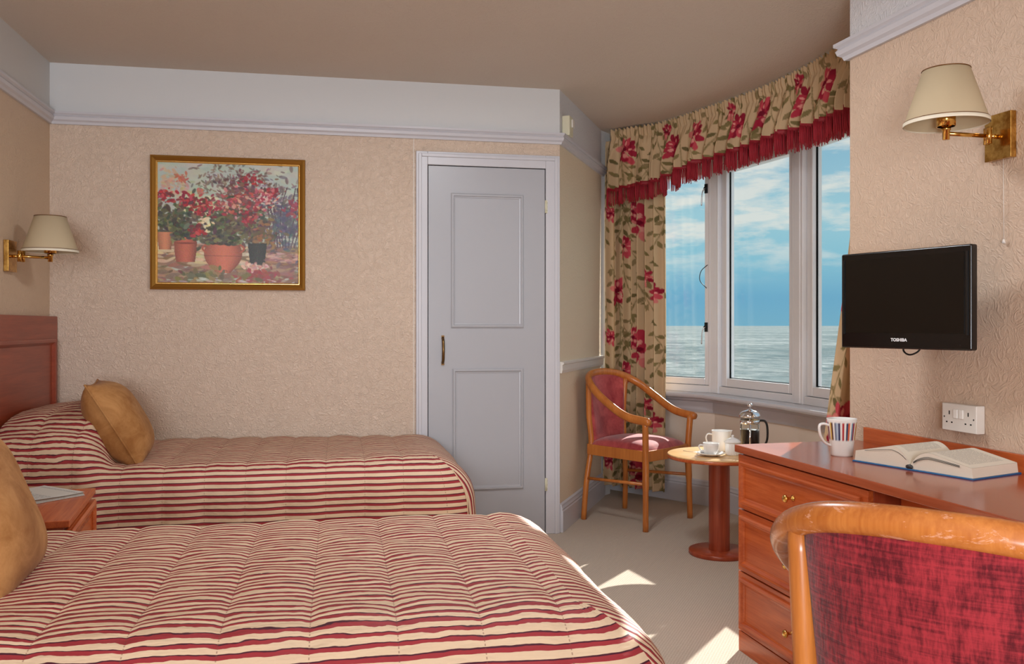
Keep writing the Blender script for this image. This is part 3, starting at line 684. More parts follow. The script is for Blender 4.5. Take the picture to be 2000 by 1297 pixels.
# ------------------------------------------------ beds
def bed(name, x0, ynear, L, Wd, ztop, H, label, lumpz, lumpx, seed, FS=.55, r=.10):
    root = thing(name, (x0, ynear, 0), 0, label, 'bed', 'twin beds with striped quilts'); rr = random.Random(seed); ph = [rr.random()*6 for _ in range(8)]
    MB().box(.05, L-.03, .03, Wd-.03, .10, .30).build('bed_base', mat('divan_cloth', (150, 120, 96), .9), root, bevel=.02)
    MB().box(.04, L-.02, .02, Wd-.02, .30, ztop-.035).build('mattress', mat('mattress_cloth', (222, 214, 200), .8), root, bevel=.05, seg=4)
    for x in (.15, L-.15):
        for y_ in (.12, Wd-.12): MB().lathe([(0, 0), (.022, 0), (.026, .10), (0, .10)], 14, (x, y_, 0)).build('leg', CHERRYV, root)
    rf = .19; flare = .07; seam_in = rf*.75
    qs = [0]+[r*PI/2*k/8 for k in range(1, 9)]+[r*PI/2+(H-r)*k/20 for k in range(1, 21)]
    def prof(q):
        if q <= r*PI/2: a = q/r; return r*math.sin(a), -r*(1-math.cos(a)), math.sin(a)
        e = q-r*PI/2; return r+e*flare, -r-e, 1.0
    def proff(q):
        if q <= rf*PI/2: a = q/rf; return rf*math.sin(a), -rf*(1-math.cos(a)), math.sin(a)
        e = q-rf*PI/2; return rf+e*flare, -rf-e, 1.0
    in_ = r*.75       # the flat area is inset so that the vertical face sits at the bed edge
    def puff(u): return .0085*abs(math.sin(PI*u/.163))**.5
    def lump(u, yv):
        lx = lumpx
        a = (1-sstep((u-lx*.80)/(lx*.24)))**.8; b = .86+.14*sstep(u/.25)
        e = abs((yv-Wd/2)/(Wd/2)); c = (1-.55*e**3.2)
        return lumpz*a*b*c
    def wr(u, yv): return .0012*math.sin(u*17+ph[0]+3*math.sin(yv*6+ph[1]))+.0012*math.sin(u*31+yv*19+ph[2])+.0011*math.sin(yv*55+4*math.sin(u*9))+.006*math.sin(u*2.1+ph[3])*math.sin(yv*3.0+ph[4])
    def fold(u, q): return (.010*math.sin(u*9+ph[5])+.006*math.sin(u*23+ph[6]))*min(1, q/.3)
    b = MB(); du = .163/10; L0 = L-seam_in; us = [i*du for i in range(int(L0/du)+1)]+[L0]
    ys = [in_+(Wd-2*in_)*k/56 for k in range(57)]
    # side strips and top joined in one cross profile
    cross = [(-q, 0) for q in qs[:0:-1]]+[(0, yv) for yv in ys]+[(q, Wd) for q in qs[1:]]
    vs = []; uv = []
    for u in us:
        for s, yv in cross:
            if s == 0:
                lpe = lump(u, in_); p = (u, yv, ztop+lump(u, yv)+wr(u, yv)+puff(u)); w = yv+lpe*(1-(yv-in_)/(Wd-2*in_))
            else:
                q = abs(s); o_, dz, nh = prof(q); sg = -1 if s < 0 else 1; yb = in_ if s < 0 else Wd-in_
                lp = lump(u, yb); pf = puff(u)*(1 if q < H*.97 else .4)
                zz = ztop+wr(u, yb)*(1-min(1, q/.1))+dz+lp*(1-q/H)+pf*(1-nh)
                out = o_+pf*nh+fold(u, q)+lp*.30*math.sin(PI*min(1, q/H*1.2+.1))
                if sg > 0: out *= FS
                p = (u, yb+sg*out, zz); w = (in_-H+(H+lp)*(1-q/H)) if s < 0 else (Wd-in_+q)
            vs.append(p); uv.append((u, w))
    n = len(cross); f = [(i*n+j, (i+1)*n+j, (i+1)*n+j+1, i*n+j+1) for i in range(len(us)-1) for j in range(n-1)]
    b.add(vs, f, uvs=[[uv[k] for k in ff] for ff in f], smooth=True)
    def invq(h): return r*math.acos(max(-1, 1-h/r)) if h < r else r*PI/2+(h-r)
    # foot strip with rounded corners
    def foot(yq, q, ux):
        o_, dz, nh = prof(q); return o_
    vs = []; uv = []; ang = [PI/2*k/8 for k in range(9)]
    colm = [('c', -1, a) for a in ang[::-1]]+[('f', yv, 0) for yv in ys[1:-1]]+[('c', 1, a) for a in ang]
    for q in qs:
        o_, dz, nh = prof(q)
        for kind, a1, a2 in colm:
            if kind == 'f':
                bill = (.010*math.sin(a1*10+ph[7])+.005*math.sin(a1*27+ph[1]))*min(1, q/.3)
                of, df, nf = proff(q); p = (L0+of+bill*nf, a1, ztop+wr(L0, a1)*(1-min(1, q/.1))+df+puff(L0)*(1-nf)); w = (L0+q, a1)
            else:
                yb = in_ if a1 < 0 else Wd-in_; oo = o_*(1+.10*math.sin(2*a2)*min(1, q/.2))
                k2 = 1 if a1 < 0 else FS
                f1 = puff(L0)*nh+fold(L0, q)
                out_y = oo*math.sin(a2)*k2+f1*math.sin(a2)*k2
                of, df, nf = proff(q); cw_ = math.cos(a2)**2; oof = of*(1+.10*math.sin(2*a2)*min(1, q/.2))
                p = (L0+oof*math.cos(a2), yb+a1*out_y, ztop+wr(L0, yb)*(1-min(1, q/.1))+dz*(1-cw_)+df*cw_+puff(L0)*((1-nh)*(1-cw_)+(1-nf)*cw_))
                w = (L0+q, yb+a1*out_y*1.6)
            hd = 0 if kind == 'f' else -(dz*(1-cw_)+df*cw_)
            vs.append(p); uv.append((w, kind, a1, a2, q, o_, hd))
    n = len(colm); f = []; fu = []
    for i in range(len(qs)-1):
        for j in range(n-1):
            ff = (i*n+j, (i+1)*n+j, (i+1)*n+j+1, i*n+j+1); f.append(ff)
            side = all(uv[k][1] == 'c' and uv[k][3] >= PI/4-1e-6 for k in ff)
            if side:
                fu.append([(L0+.12*(PI/2-uv[k][3]), (in_-invq(uv[k][6])) if uv[k][2] < 0 else Wd-in_+invq(uv[k][6])) for k in ff])
            else: fu.append([(-.05, uv[k][0][1]) for k in ff])
    b.add(vs, f, uvs=fu, smooth=True)
    o = b.build('quilt', QUILT, root, fix=False, weld=False)
    bm = bmesh.new(); bm.from_mesh(o.data); bmesh.ops.remove_doubles(bm, verts=bm.verts, dist=2e-4); bmesh.ops.recalc_face_normals(bm, faces=bm.faces); bm.to_mesh(o.data); bm.free()
    # overlock seam down the near foot corner
    pts = []
    for q in qs[6:]:
        o_, dz, nh = prof(q); of, df, nf = proff(q); k = .7071*(1+.10*min(1, q/.2)); f1 = puff(L0)*nh+fold(L0, q); pts.append((L0+of*k+.002, in_-o_*k-f1*.7071-.002, ztop+(dz+df)/2))
    MB().tube(pts, .0022, 6).build('corner_seam', mat('seam_piping', (220, 196, 160), .7), root)
    return root
bed1 = bed('bed', XL+.056, 3.815, 1.90, .925, .570, .50, 'far single bed with red and cream striped quilt, pushed against the back wall', .235, .42, 2, .25)
bed2 = bed('bed', XL+.056, 1.62, 1.975, 1.115, .580, .50, 'near single bed with red and cream striped quilt, filling the foreground', .235, .50, 9, .55, .17)
def headboard(y0, y1, label):
    hb = thing('headboard', (XL, (y0+y1)/2, 0), 0, label, 'headboard', 'cherry wood headboards')
    w = (y1-y0)/2
    MB().box(.001, .038, -w, w, .06, 1.196).build('panel', CHERRYY, hb, bevel=.003)
    m = MB(); pf = [(0, 0), (0, .010), (.006, .014), (.016, .014), (.024, .006), (.030, 0)]
    n = len(pf); x = .038; pts = [(-w+.06, .35, 1, 1), (w-.06, .35, -1, 1), (w-.06, 1.085, -1, -1), (-w+.06, 1.085, 1, -1)]
    v = [(x+p, yy+sy*o, z+sz*o) for yy, z, sy, sz in pts for o, p in pf]
    m.add(v, [(i*n+j, i*n+(j+1) % n, ((i+1) % 4)*n+(j+1) % n, ((i+1) % 4)*n+j) for i in range(4) for j in range(n)]); m.build('moulding', CHERRYY, hb)
    return hb
headboard(3.78, YW-.006, 'cherry wood headboard behind the far bed, under the left wall lamp')
headboard(1.62, 2.78, 'cherry wood headboard behind the near bed')
def cushion(name, loc, eul, size, label, seed=0, thick=.085):
    root = thing(name, loc, 0, label, 'cushion', 'gold velvet cushions'); root.rotation_euler = eul; r = random.Random(seed); ph = [r.random()*6 for _ in range(4)]
    h = size/2; n = 30; m = MB()
    def P(a, b_, s):
        x, y_ = 2*a-1, 2*b_-1
        pin = 1-.07*(1-abs(x)**2)*abs(y_)**4; pin2 = 1-.07*(1-abs(y_)**2)*abs(x)**4
        e = max(0, (1-abs(x)**2.4))**.55*max(0, (1-abs(y_)**2.4))**.55
        return (x*h*pin2, y_*h*pin, s*thick*e*(1+.07*math.sin(x*3+ph[0]+s)*math.sin(y_*4+ph[1])))
    for s in (1, -1): m.grid(lambda a, b_: P(a, b_, s), n, n)
    m.build('cushion_cover', GOLD, root, weld=True)
    pts = []
    for k in range(n*4):
        e, t = divmod(k, n); t /= n; a, b_ = [(t, 0), (1, t), (1-t, 1), (0, 1-t)][e]; q = P(a, b_, 1); pts.append((q[0]*1.005, q[1]*1.005, 0))
    pts.append(pts[0]); MB().tube(pts, .0042, 7, caps=False).build('piping', GOLD, root)
    return root
def lookrot(xd, zd):     # rotation with local X along xd and local Z as the face normal
    x = Vector(xd).normalized(); z = Vector(zd); z = (z-x*z.dot(x)).normalized(); y_ = z.cross(x)
    return Matrix((x, y_, z)).transposed().to_euler()
cushion('cushion', (-.945, 4.10, .728), lookrot((-.13, 1, .0), (.84, .10, .50)), .41, 'mustard gold velvet cushion leaning on the far bed pillow', 1, .115)
cushion('cushion', (-.825, 2.17, .735), lookrot((-.10, 1, 0), (.86, .10, .46)), .45, 'mustard gold velvet cushion on the near bed, cut by the left edge', 2, .13)

# ------------------------------------------------ nightstand with newspaper
pN = R2((-1.340, 2.667)); pF = R2((-1.515, 3.205)); dN = (pF-pN); aN = math.atan2(dN.y, dN.x); LN = dN.length
ns = thing('bedside_cabinet', (pN.x, pN.y, 0), aN, 'small cherry wood bedside cabinet between the two beds', 'cabinet')
MB().box(0, LN, -.0, .50, .538, .56).build('cabinet_top', CHERRY, ns, bevel=.003)
MB().box(.02, LN-.02, .02, .49, 0, .538).build('body', CHERRYV, ns, bevel=.002)
for k, (z0, z1) in enumerate(((.34, .525), (.06, .33))):
    d = MB().box(.03, LN-.03, .004, .02, z0, z1).build('drawer' if k == 0 else 'cupboard_door', CHERRY, ns, bevel=.002)
    m = MB(); frame_mould(.03, LN-.03, z0, z1, .035, .004, .012, m); m.build('moulding', CHERRY, d)
    MB().lathe([(0, 0), (.005, 0), (.005, .012), (.013, .02), (.011, .026), (0, .028)], 16, (LN/2, .004, (z0+z1)/2), axis=(0, -1, 0)).build('knob', BRASSP, d)
pn = R2((-1.665, 2.985)); nw = MB()
nwp = thing('newspaper', (pn.x, pn.y, .5605), math.radians(48), 'folded newspaper lying on the bedside cabinet', 'newspaper')
m = MB(); m.grid(lambda a, b_: (-.155+.31*a, -.12+.24*b_, .013+.002*math.sin(6*a)), 10, 8, uvf=lambda a, b_: (a, b_)); m.build('front_page', NEWSP, nwp, fix=False)
m = MB()
for k in range(4): m.box(-.155+.002*k, .155-.001*k, -.12+.002*k, .12-.0015*k, .003*k, .003*k+.0026)
m.build('folded_sheets', mat('newsprint_plain', (200, 198, 190), .8), nwp, bevel=.0008)
MB().box(-.11, .05, .02, .075, .0148, .0158).build('headline_photo', mat('news_photo_grey', (50, 52, 56), .7), nwp)

# ------------------------------------------------ armchairs
HOOP = [(.27, .255, .612), (.283, .10, .638), (.286, -.05, .715), (.262, -.175, .795), (.165, -.270, .850), (0, -.302, .865)]
def armchair(loc, rz, label, wood, cloth, dz=0.0):
    c = thing('armchair', loc, rz, label, 'armchair', 'bentwood armchairs with red upholstery')
    hp = cr([(x, y_, z+dz) for x, y_, z in HOOP]+[(-x, y_, z+dz) for x, y_, z in HOOP[-2::-1]], 9)
    fr0 = hp[0]-hp[1]; ext = fr0.normalized()
    hp = [hp[0]+ext*.02]+hp+[hp[-1]+(hp[-1]-hp[-2]).normalized()*.02]
    m = MB(); n_ = len(hp); m.tube(hp, [(.017, .017)]+[(.021, .024)]*(n_-2)+[(.017, .017)], 16); m.build('arm_hoop', wood, c)
    wood = BEECH
    for s in (-1, 1):
        f = cr([(s*.262, .236, 0), (s*.256, .232, .22), (s*.250, .228, .42), (s*.266, .236, .615+dz)], 6)
        MB().tube(f, [(.017, .019)]*7+[(.020, .022)]*6+[(.021, .020)]*(len(f)-13), 10).build('leg', wood, c)
        r_ = cr([(s*.232, -.285, 0), (s*.222, -.255, .22), (s*.212, -.235, .44), (s*.235, -.262, .64), (s*.252, -.20-.0, .792+dz)] if 0 else [(s*.235, -.262, 0), (s*.222, -.248, .22), (s*.188, -.235, .44), (s*.196, -.247, .62), (s*.210, -.240, .826+dz)], 6)
        MB().tube(r_, .0185, 10).build('leg', wood, c)
        MB().tube([(s*.222, -.247, .245), (s*.256, .232, .262)], .0095, 8).build('stretcher', wood, c)
    m = MB(); q = [(-.252, .225), (-.206, -.245), (.206, -.245), (.252, .225)]
    for a, b_ in zip(q, q[1:]+q[:1]):
        d = Vector((b_[0]-a[0], b_[1]-a[1], 0)).normalized(); nn = Vector((-d.y, d.x, 0))*.011; a3, b3 = Vector((*a, 0)), Vector((*b_, 0))
        bow = .018 if a[1] > 0 and b_[1] > 0 else 0
        K = 8; pl = [a3.lerp(b3, k/K)-nn+Vector((0, bow*math.sin(PI*k/K), 0)) for k in range(K+1)]+[a3.lerp(b3, k/K)+nn+Vector((0, bow*math.sin(PI*k/K), 0)) for k in range(K, -1, -1)]
        m.prism([(p.x, p.y) for p in pl], .385, .447)
    m.build('seat_rail', wood, c, bevel=.003)
    def seat(a, b_):
        x, y_ = 2*a-1, 2*b_-1; w = .243*(1-.09*(1-b_)*1.6)-0.0; e = max(0, 1-abs(x)**3.2)**.5*max(0, 1-abs(y_)**3.2)**.5
        rx = 1-.05*abs(y_)**6; ry = 1-.05*abs(x)**6
        return (x*w*rx, -.008+y_*.238*ry+.012*(1-x*x)*b_, .446+.052*e)
    m = MB(); m.grid(seat, 26, 26); m.grid(lambda a, b_: Vector(seat(a, b_))*1-Vector((0, 0, .001+(Vector(seat(a, b_)).z-.446))), 26, 26)
    m.build('seat', cloth, c, weld=True)
    # upholstered back following the hoop
    A = [p for p in hp if abs(p.x) < .235 and p.y < 0]; A = sorted(A, key=lambda p: p.x)
    m = MB(); nu, nv = 24, 18
    def top(a):
        x = -.205+.41*a
        for p, r2 in zip(A, A[1:]):
            if p.x <= x <= r2.x: t = (x-p.x)/(r2.x-p.x); return p.lerp(r2, t)
        return (A[0] if x < 0 else A[-1]).copy()
    def bk(a, b_, s):
        T = top(a)-Vector((0, 0, .012)); B_ = Vector(((2*a-1)*.172, -.225-.012*(1-(2*a-1)**2), .43)); p = B_.lerp(T, b_)
        p.y -= .018*math.sin(PI*b_)*(1-(2*a-1)**2)
        e = max(0, 1-abs(2*a-1)**5)**.5*(1 if b_ < .97 else .75)
        return p+Vector((0, s*(.015*e+.001)+(.014*e*math.sin(PI*b_) if s > 0 else 0), 0))
    for s in (1, -1): m.grid(lambda a, b_: bk(a, b_, s), nu, nv)
    m.grid(lambda a, b_: bk(a, 0, 2*b_-1), nu, 1); m.grid(lambda a, b_: bk(a, 1, 2*b_-1), nu, 1); m.grid(lambda a, b_: bk(0, a, 2*b_-1), nv, 1); m.grid(lambda a, b_: bk(1, a, 2*b_-1), nv, 1)
    m.build('backrest', cloth, c, weld=True)
    return c
pc = R2((.745, 5.23)); far = armchair((pc.x, pc.y, 0), math.radians(-132)-TH, 'bentwood armchair with red seat, coloured paler as if lit, in front of the floral curtain', BEECH, VELVETF); far.scale = (.91, .91, 1)
pc = R2((.757, 1.405)); armchair((pc.x, pc.y, 0), math.radians(-40)-TH, 'worn bentwood armchair with crimson velvet back, seen from behind at the desk', BEECHW, VELVET, .016)

# ------------------------------------------------ round side table with coffee things
pt = R2((1.045, 4.44)); TZ = .505
st = thing('side_table', (pt.x, pt.y, 0), 0, 'small round pedestal table beside the armchair by the bay window', 'table')
MB().lathe([(0, TZ-.022), (.256, TZ-.022), (.258, TZ-.018), (.258, TZ-.006), (0, TZ-.006)], 64).build('top_edge', CHERRY, st)
MB().lathe([(0, TZ-.006), (.258, TZ-.006), (.257, TZ-.001), (.255, TZ), (0, TZ)], 64).build('tabletop', PALE, st)
MB().lathe([(.052, .022), (.052, TZ-.022)], 40).build('pedestal', CHERRYV, st)
MB().lathe([(0, 0), (.150, 0), (.152, .004), (.152, .018), (.149, .022), (0, .022)], 56).build('base', CHERRYV, st)
def handle_pts(x0, z0, z1, out, n=8): return cr([(x0, 0, z1), (x0-out*.75, 0, z1+.001), (x0-out, 0, (z0+z1)/2+.008), (x0-out*.65, 0, z0+.006), (x0+.003, 0, z0)], n)
view = -TH     # room angle of the survey's sideways axis
pu = R2((.985, 4.36)); 
sau = tag(MB().lathe([(0, .002), (.03, 0), (.034, .003), (.055, .008), (.071, .015), (.070, .017), (.05, .011), (.03, .006), (0, .006)], 44).build('saucer', CERAM, None, loc=(pu.x, pu.y, TZ+.0005)), 'white saucer under the small white cup on the round table', 'saucer')
cup = thing('coffee_cup', (pu.x, pu.y, TZ+.007), view, 'small white cup standing on the saucer on the round table', 'cup')
MB().lathe([(0, 0), (.022, 0), (.026, .004), (.036, .022), (.039, .045), (.040, .058), (.038, .058), (.037, .045), (.033, .022), (.022, .007), (0, .006)], 36).build('bowl', CERAM, cup)
MB().tube(handle_pts(-.036, .018, .046, .024), [(.005, .0035)]*33, 8).build('handle', CERAM, cup)
sp = thing('teaspoon', (R2((.925, 4.335)).x, R2((.925, 4.335)).y, TZ+.017), view+math.radians(150), 'silver teaspoon resting on the white saucer', 'spoon')
MB().tube([(0, 0, .003), (.05, 0, .004), (.085, 0, .006)], [(.002, .001), (.0018, .001), (.004, .001)], 8).build('spoon_handle', STEEL, sp)
MB().lathe([(0, 0), (.008, .0008), (.011, .003), (.0105, .0035), (.007, .0016), (0, .001)], 20, (-.012, 0, .001)).build('spoon_bowl', STEEL, sp)
pj = R2((1.075, 4.54))
jug = thing('milk_jug', (pj.x, pj.y, TZ), view, 'taller white milk jug behind the cup and sugar bowl', 'jug')
m = MB(); m.lathe([(0, 0), (.036, 0), (.040, .006), (.043, .05), (.045, .10), (.046, .105), (.043, .105), (.041, .05), (.036, .008), (0, .007)], 40); 
mv = m.v
for i, (x, y_, z) in enumerate(mv):
    if x > .02 and z > .07: mv[i] = (x+.016*((z-.07)/.035)*max(0, 1-abs(y_)/.02), y_, z)
m.build('jug_body', CERAM, jug); MB().tube(handle_pts(-.041, .03, .085, .034), [(.0055, .004)]*33, 8).build('handle', CERAM, jug)
ps = R2((1.10, 4.39))
sg = thing('sugar_bowl', (ps.x, ps.y, TZ), 0, 'lidded white sugar bowl beside the small cup', 'sugar bowl')
m = MB(); K = 40; prof = [(0, 0), (.034, 0), (.036, .006), (.037, .058), (.036, .062), (0, .062)]; m.lathe(prof, 80)
for i, (x, y_, z) in enumerate(m.v):
    a = math.atan2(y_, x); k = 1+.025*math.cos(20*a) if .004 < z < .06 else 1; m.v[i] = (x*k, y_*k, z)
m.build('pot', CERAM, sg)
MB().lathe([(0, .062), (.041, .062), (.042, .066), (.030, .078), (.012, .086), (.005, .088), (.005, .092), (.008, .097), (0, .101)], 36).build('lid', CERAM, sg)
pp = R2((1.205, 4.46))
fp = thing('cafetiere', (pp.x, pp.y, TZ), view, 'chrome and glass cafetiere of coffee on the round table behind the desk', 'cafetiere')
MB().lathe([(0, .010), (.047, .010), (.048, .014), (.048, .185), (.0465, .185), (.0465, .015), (0, .013)], 40).build('glass_beaker', GLASS, fp)
MB().lathe([(0, .014), (.0455, .014), (.0455, .118), (0, .118)], 40).build('coffee', COFFEE, fp)
m = MB(); m.lathe([(.0485, .004), (.050, .004), (.050, .014), (.0485, .014)], 40); m.lathe([(.0485, .148), (.0498, .148), (.0498, .168), (.0485, .168)], 40)
for k in range(3):
    a = math.radians(-104+120*k); x, y_ = .0495*math.cos(a), .0495*math.sin(a); m.tube([(x, y_, 0), (x, y_, .15)], [(.0045, .0015)]*2, 8)
m.build('chrome_frame', CHROME, fp)
MB().lathe([(0, .224), (.006, .223), (.014, .219), (.034, .212), (.047, .203), (.051, .194), (.055, .188), (.054, .184), (0, .184)], 44).build('lid', CHROME, fp)
MB().lathe([(.0025, .12), (.0025, .232), (.010, .234), (.014, .240), (.013, .247), (.007, .252), (0, .253)], 24).build('plunger', CHROME, fp)
MB().tube(cr([(.048, -.012, .166), (.072, -.016, .162), (.083, -.018, .13), (.082, -.018, .07), (.066, -.014, .035), (.048, -.012, .030)]), [(.007, .0055)]*41, 10).build('handle', BLACKM, fp)

# ------------------------------------------------ desk along the right wall  (local x runs towards the viewer, wall at y=0)
AW = math.atan2(WD.y, WD.x)
def RW(x, y_, z=0): n = Vector((-WD.y, WD.x, 0)); return Vector((CORN.x, CORN.y, 0))+Vector((WD.x, WD.y, 0))*x+n*y_+Vector((0, 0, z))
def to_rw(p): q = R2(p)-CORN; n = Vector((-WD.y, WD.x, 0)); return q.dot(WD), q.dot(n)
DX0 = .077; DL = 2.25; DD = .522; DZ = .728; PW = .735
dk = thing('desk', RW(DX0, 0), AW, 'cherry wood dressing desk with three drawers and kneehole against the right wall', 'desk')
g = .021
MB().box(-.0, DL, -DD, -g, DZ-.026, DZ).build('desktop', DESKTOP, dk, bevel=.003)
MB().box(.03, DL, -.020, -.003, DZ-.02, DZ+.051).build('backsplash', CHERRY, dk, bevel=.002)
m = MB(); m.box(.012, PW, -DD+.028, -g-.002, .0, DZ-.026); m.build('pedestal', CHERRYV, dk, bevel=.002)
m = MB(); m.box(.008, PW+.002, -DD+.012, -DD+.028, .0, .072); m.build('plinth', CHERRY, dk, bevel=.002)
m = MB(); m.box(PW+.02, DL-.06, -DD+.10, -DD+.118, DZ-.09, DZ-.026); m.build('apron', CHERRY, dk)
m = MB(); m.box(PW+.001, DL-.045, -.05, -.035, .06, DZ-.026); m.build('modesty_panel', CHERRY, dk)
m = MB(); m.box(DL-.04, DL, -DD+.02, -g-.002, 0, DZ-.026); m.build('side_panel', CHERRYV, dk, bevel=.002)
for z0, z1 in ((.506, DZ-.032), (.287, .502), (.076, .283)):
    d = MB().box(.010, PW-.0, -DD+.010, -DD+.028, z0, z1).build('drawer', CHERRY, dk, bevel=.002)
    zz0, zz1 = z0+.018, z1-.018 if z1 < .6 else z1-.022
    m = MB(); frame_mould(.034, PW-.026, zz0, zz1, .024, -DD+.010, .013, m, [(0, 0), (0, .008), (.004, .013), (.012, .012), (.018, .004), (.024, .001), (.024, 0)]); m.build('moulding', CHERRY, d)
    k = MB(); k.lathe([(0, 0), (.010, 0), (.010, .003), (.005, .006), (.0045, .018), (.008, .022), (.0125, .026), (.0125, .031), (.008, .035), (0, .036)], 20, (PW/2-.005, -DD+.010, (z0+z1)/2+(.004 if z0 > .5 else 0)), axis=(0, -1, 0)); k.build('knob', BRASSP, d)
# mug
mx, my = to_rw((1.072, 2.862))
mug = thing('mug', RW(mx, my, DZ), math.radians(0)+view, 'tall white mug with vertical coloured stripes on the desk', 'mug')
prof = [(0, 0), (.033, 0), (.0345, .003)]+[(.0345+.0125*((z-.003)/.115)**1.1, z) for z in [.003+.115*k/20 for k in range(1, 21)]]+[(.047, .1205), (.0448, .1205), (.036, .02), (.030, .006), (0, .006)]
K = 180; m = MB(); m.lathe(prof, K); cols = []
stripe = [(150, 36, 40), (236, 234, 230), (226, 186, 96), (90, 50, 40), (236, 234, 230), (120, 130, 150), (170, 190, 210), (38, 48, 92), (236, 234, 230), (176, 40, 44), (236, 234, 230), (52, 62, 96), (206, 96, 60), (236, 234, 230), (110, 130, 160)]
for x, y_, z in m.v:
    a = (math.atan2(y_, x)+PI)/(2*PI); r_ = math.hypot(x, y_); k = stripe[int(a*45+.125) % 15]
    cols.append(k if .052 < z < .110 and r_ > .036+.0 and r_ > .0345+.0125*max(0, ((z-.003)/.115))**1.1-.001 else (236, 234, 230))
cc = np.concatenate([s2l(np.array(cols)), np.ones((len(cols), 1))], 1); m.build('mug_body', CERAMV, mug, color=cc)
MB().tube(cr([(-.041, 0, .098), (-.060, 0, .103), (-.073, 0, .096), (-.070, 0, .066), (-.058, 0, .045), (-.044, 0, .036), (-.034, 0, .034)]), [(.007, .0042)]*49, 10).build('handle', CERAM, mug)
# open book
b0, b1 = to_rw((1.064, 2.739)), to_rw((1.254, 2.403)); c0 = ((b0[0]+b1[0])/2, (b0[1]+b1[1])/2)
pa, pb = R2((1.064, 2.739)), R2((1.256, 2.400)); bd = (pb-pa); ab = math.atan2(bd.y, bd.x); bw = bd.length/2
bk_ = thing('open_book', (pa.x+bd.x/2, pa.y+bd.y/2, DZ), ab, 'thick open book with blue cover lying on the desk', 'book')
D_ = .215
def prof_h(x, side):      # page block height over distance from spine
    t = abs(x)/bw; return .012+.040*math.sin(PI*min(1, t*1.55+.10))**.8*(1-.25*t) if t < .52 else .012+.040*(1-.25*.52)*max(.0, math.sin(PI*min(1, .52*1.55+.10)))**.8*(1-sstep((t-.52)/.6)*.55)
def ph2(t, s): 
    k = math.sin(PI*min(.5, (t+.02)*1.5))**.55; return .008+(.056 if s < 0 else .050)*k*(1-.52*max(0, t-.33)/.67)-(.006*(1-k))
for s in (-1, 1):
    m = MB(); n = 26
    top_ = [(s*bw*(.012+.965*k/n), ph2(k/n, s)) for k in range(n+1)]
    m.grid(lambda a, b_: (s*bw*(.012+.965*a), D_*b_*.98+.002, ph2(a, s)), n, 8, uvf=lambda a, b_: (a, b_)); pg = m.build('page', PRINT, bk_, fix=False)
    m = MB(); e = .0006
    pl = [(x, z-e) for x, z in top_]+[(s*bw*(.995), .0045), (s*bw*.012, .0045)]
    v = [(x, .002, z) for x, z in pl]+[(x, .002+D_*.98, z) for x, z in pl]; k = len(pl)
    m.add(v, [tuple(range(k)), tuple(range(2*k-1, k-1, -1))]+[(i, (i+1) % k, k+(i+1) % k, k+i) for i in range(k)]); m.build('page_block', PAGE, bk_)
    m = MB()
    for q in range(3):
        f_ = .90-.05*q if s > 0 else .93; 
        if s < 0 and q: break
        m.tube([(s*bw*t, .0005, ph2(t, s)*(f_-.17*(1-t))) for t in [.06+.74*j/12 for j in range(13)]], [(.0005, .0006)]*13, 5)
    m.build('page_gap', DARK, bk_)
    MB().box(min(0, s*bw*1.02), max(0, s*bw*1.02), -.004, D_+.006, 0, .004).build('cover', BLUE, bk_, bevel=.0012)
MB().tube([(0, -.003, .010), (0, D_+.003, .010)], [(.011, .007)]*2, 12).build('spine', GREYT, bk_)

# ------------------------------------------------ television
ta, tb = R2((1.101, 2.946)), R2((1.325, 2.539)); td = tb-ta; at_ = math.atan2(td.y, td.x); TWd = td.length
tv = thing('television', (ta.x+td.x/2, ta.y+td.y/2, 1.232), at_, 'black flat television mounted on the right wall above the desk', 'television')
hw_, hh_ = TWd/2, .155
MB().box(-hw_, hw_, .0, .03, -hh_, hh_).build('bezel', BLACK, tv, bevel=.006, seg=3)
MB().box(-hw_+.05, hw_-.05, .03, .06, -hh_+.03, hh_-.04).build('back_cover', BLACKM, tv, bevel=.012)
MB().box(-hw_+.020, hw_-.022, -.002, .004, -hh_+.05, hh_-.022).build('screen', SCREEN, tv)
for x in (-hw_+.010, hw_-.016): MB().box(x, x+.006, -.0035, .003, -hh_+.045, hh_-.02).build('side_trim', BLACKM, tv)
fc = bpy.data.curves.new('brand_lettering', 'FONT'); fc.body = 'TOSHIBA'; fc.size = .0135; fc.align_x = 'CENTER'; fc.align_y = 'CENTER'; fc.extrude = .0004; fc.offset = .0004; fc.space_character = 1.05
fo = bpy.data.objects.new('tmp_lettering', fc); sc.collection.objects.link(fo); bpy.context.view_layer.update()
me = bpy.data.meshes.new_from_object(fo.evaluated_get(bpy.context.evaluated_depsgraph_get())); bpy.data.objects.remove(fo); me.materials.clear(); me.materials.append(SWHITE)
lo = bpy.data.objects.new('brand_lettering', me); sc.collection.objects.link(lo); lo.parent = tv; lo.location = (-.008, -.0026, -hh_+.028); lo.rotation_euler = (PI/2, 0, 0)
MB().lathe([(0, 0), (.0015, 0), (0, .001)], 8, (hw_-.035, -.0005, -hh_+.016), axis=(0, -1, 0)).build('power_light', GREYT, tv)
MB().tube(cr([(-.022, .035, -hh_+.02), (-.018, .035, -hh_-.008), (.008, .03, -hh_-.018), (.034, .035, -hh_-.006), (.044, .04, -hh_+.02)]), .0028, 8).build('cable_loop', BLACKM, tv)
wl = tv.matrix_world
tvm = Matrix.Translation(tv.location) @ Matrix.Rotation(at_, 4, 'Z')
hitx, hity = to_rw((1.213, 2.742)); wp = tvm.inverted() @ RW(hitx+.02, -.002, 1.232)
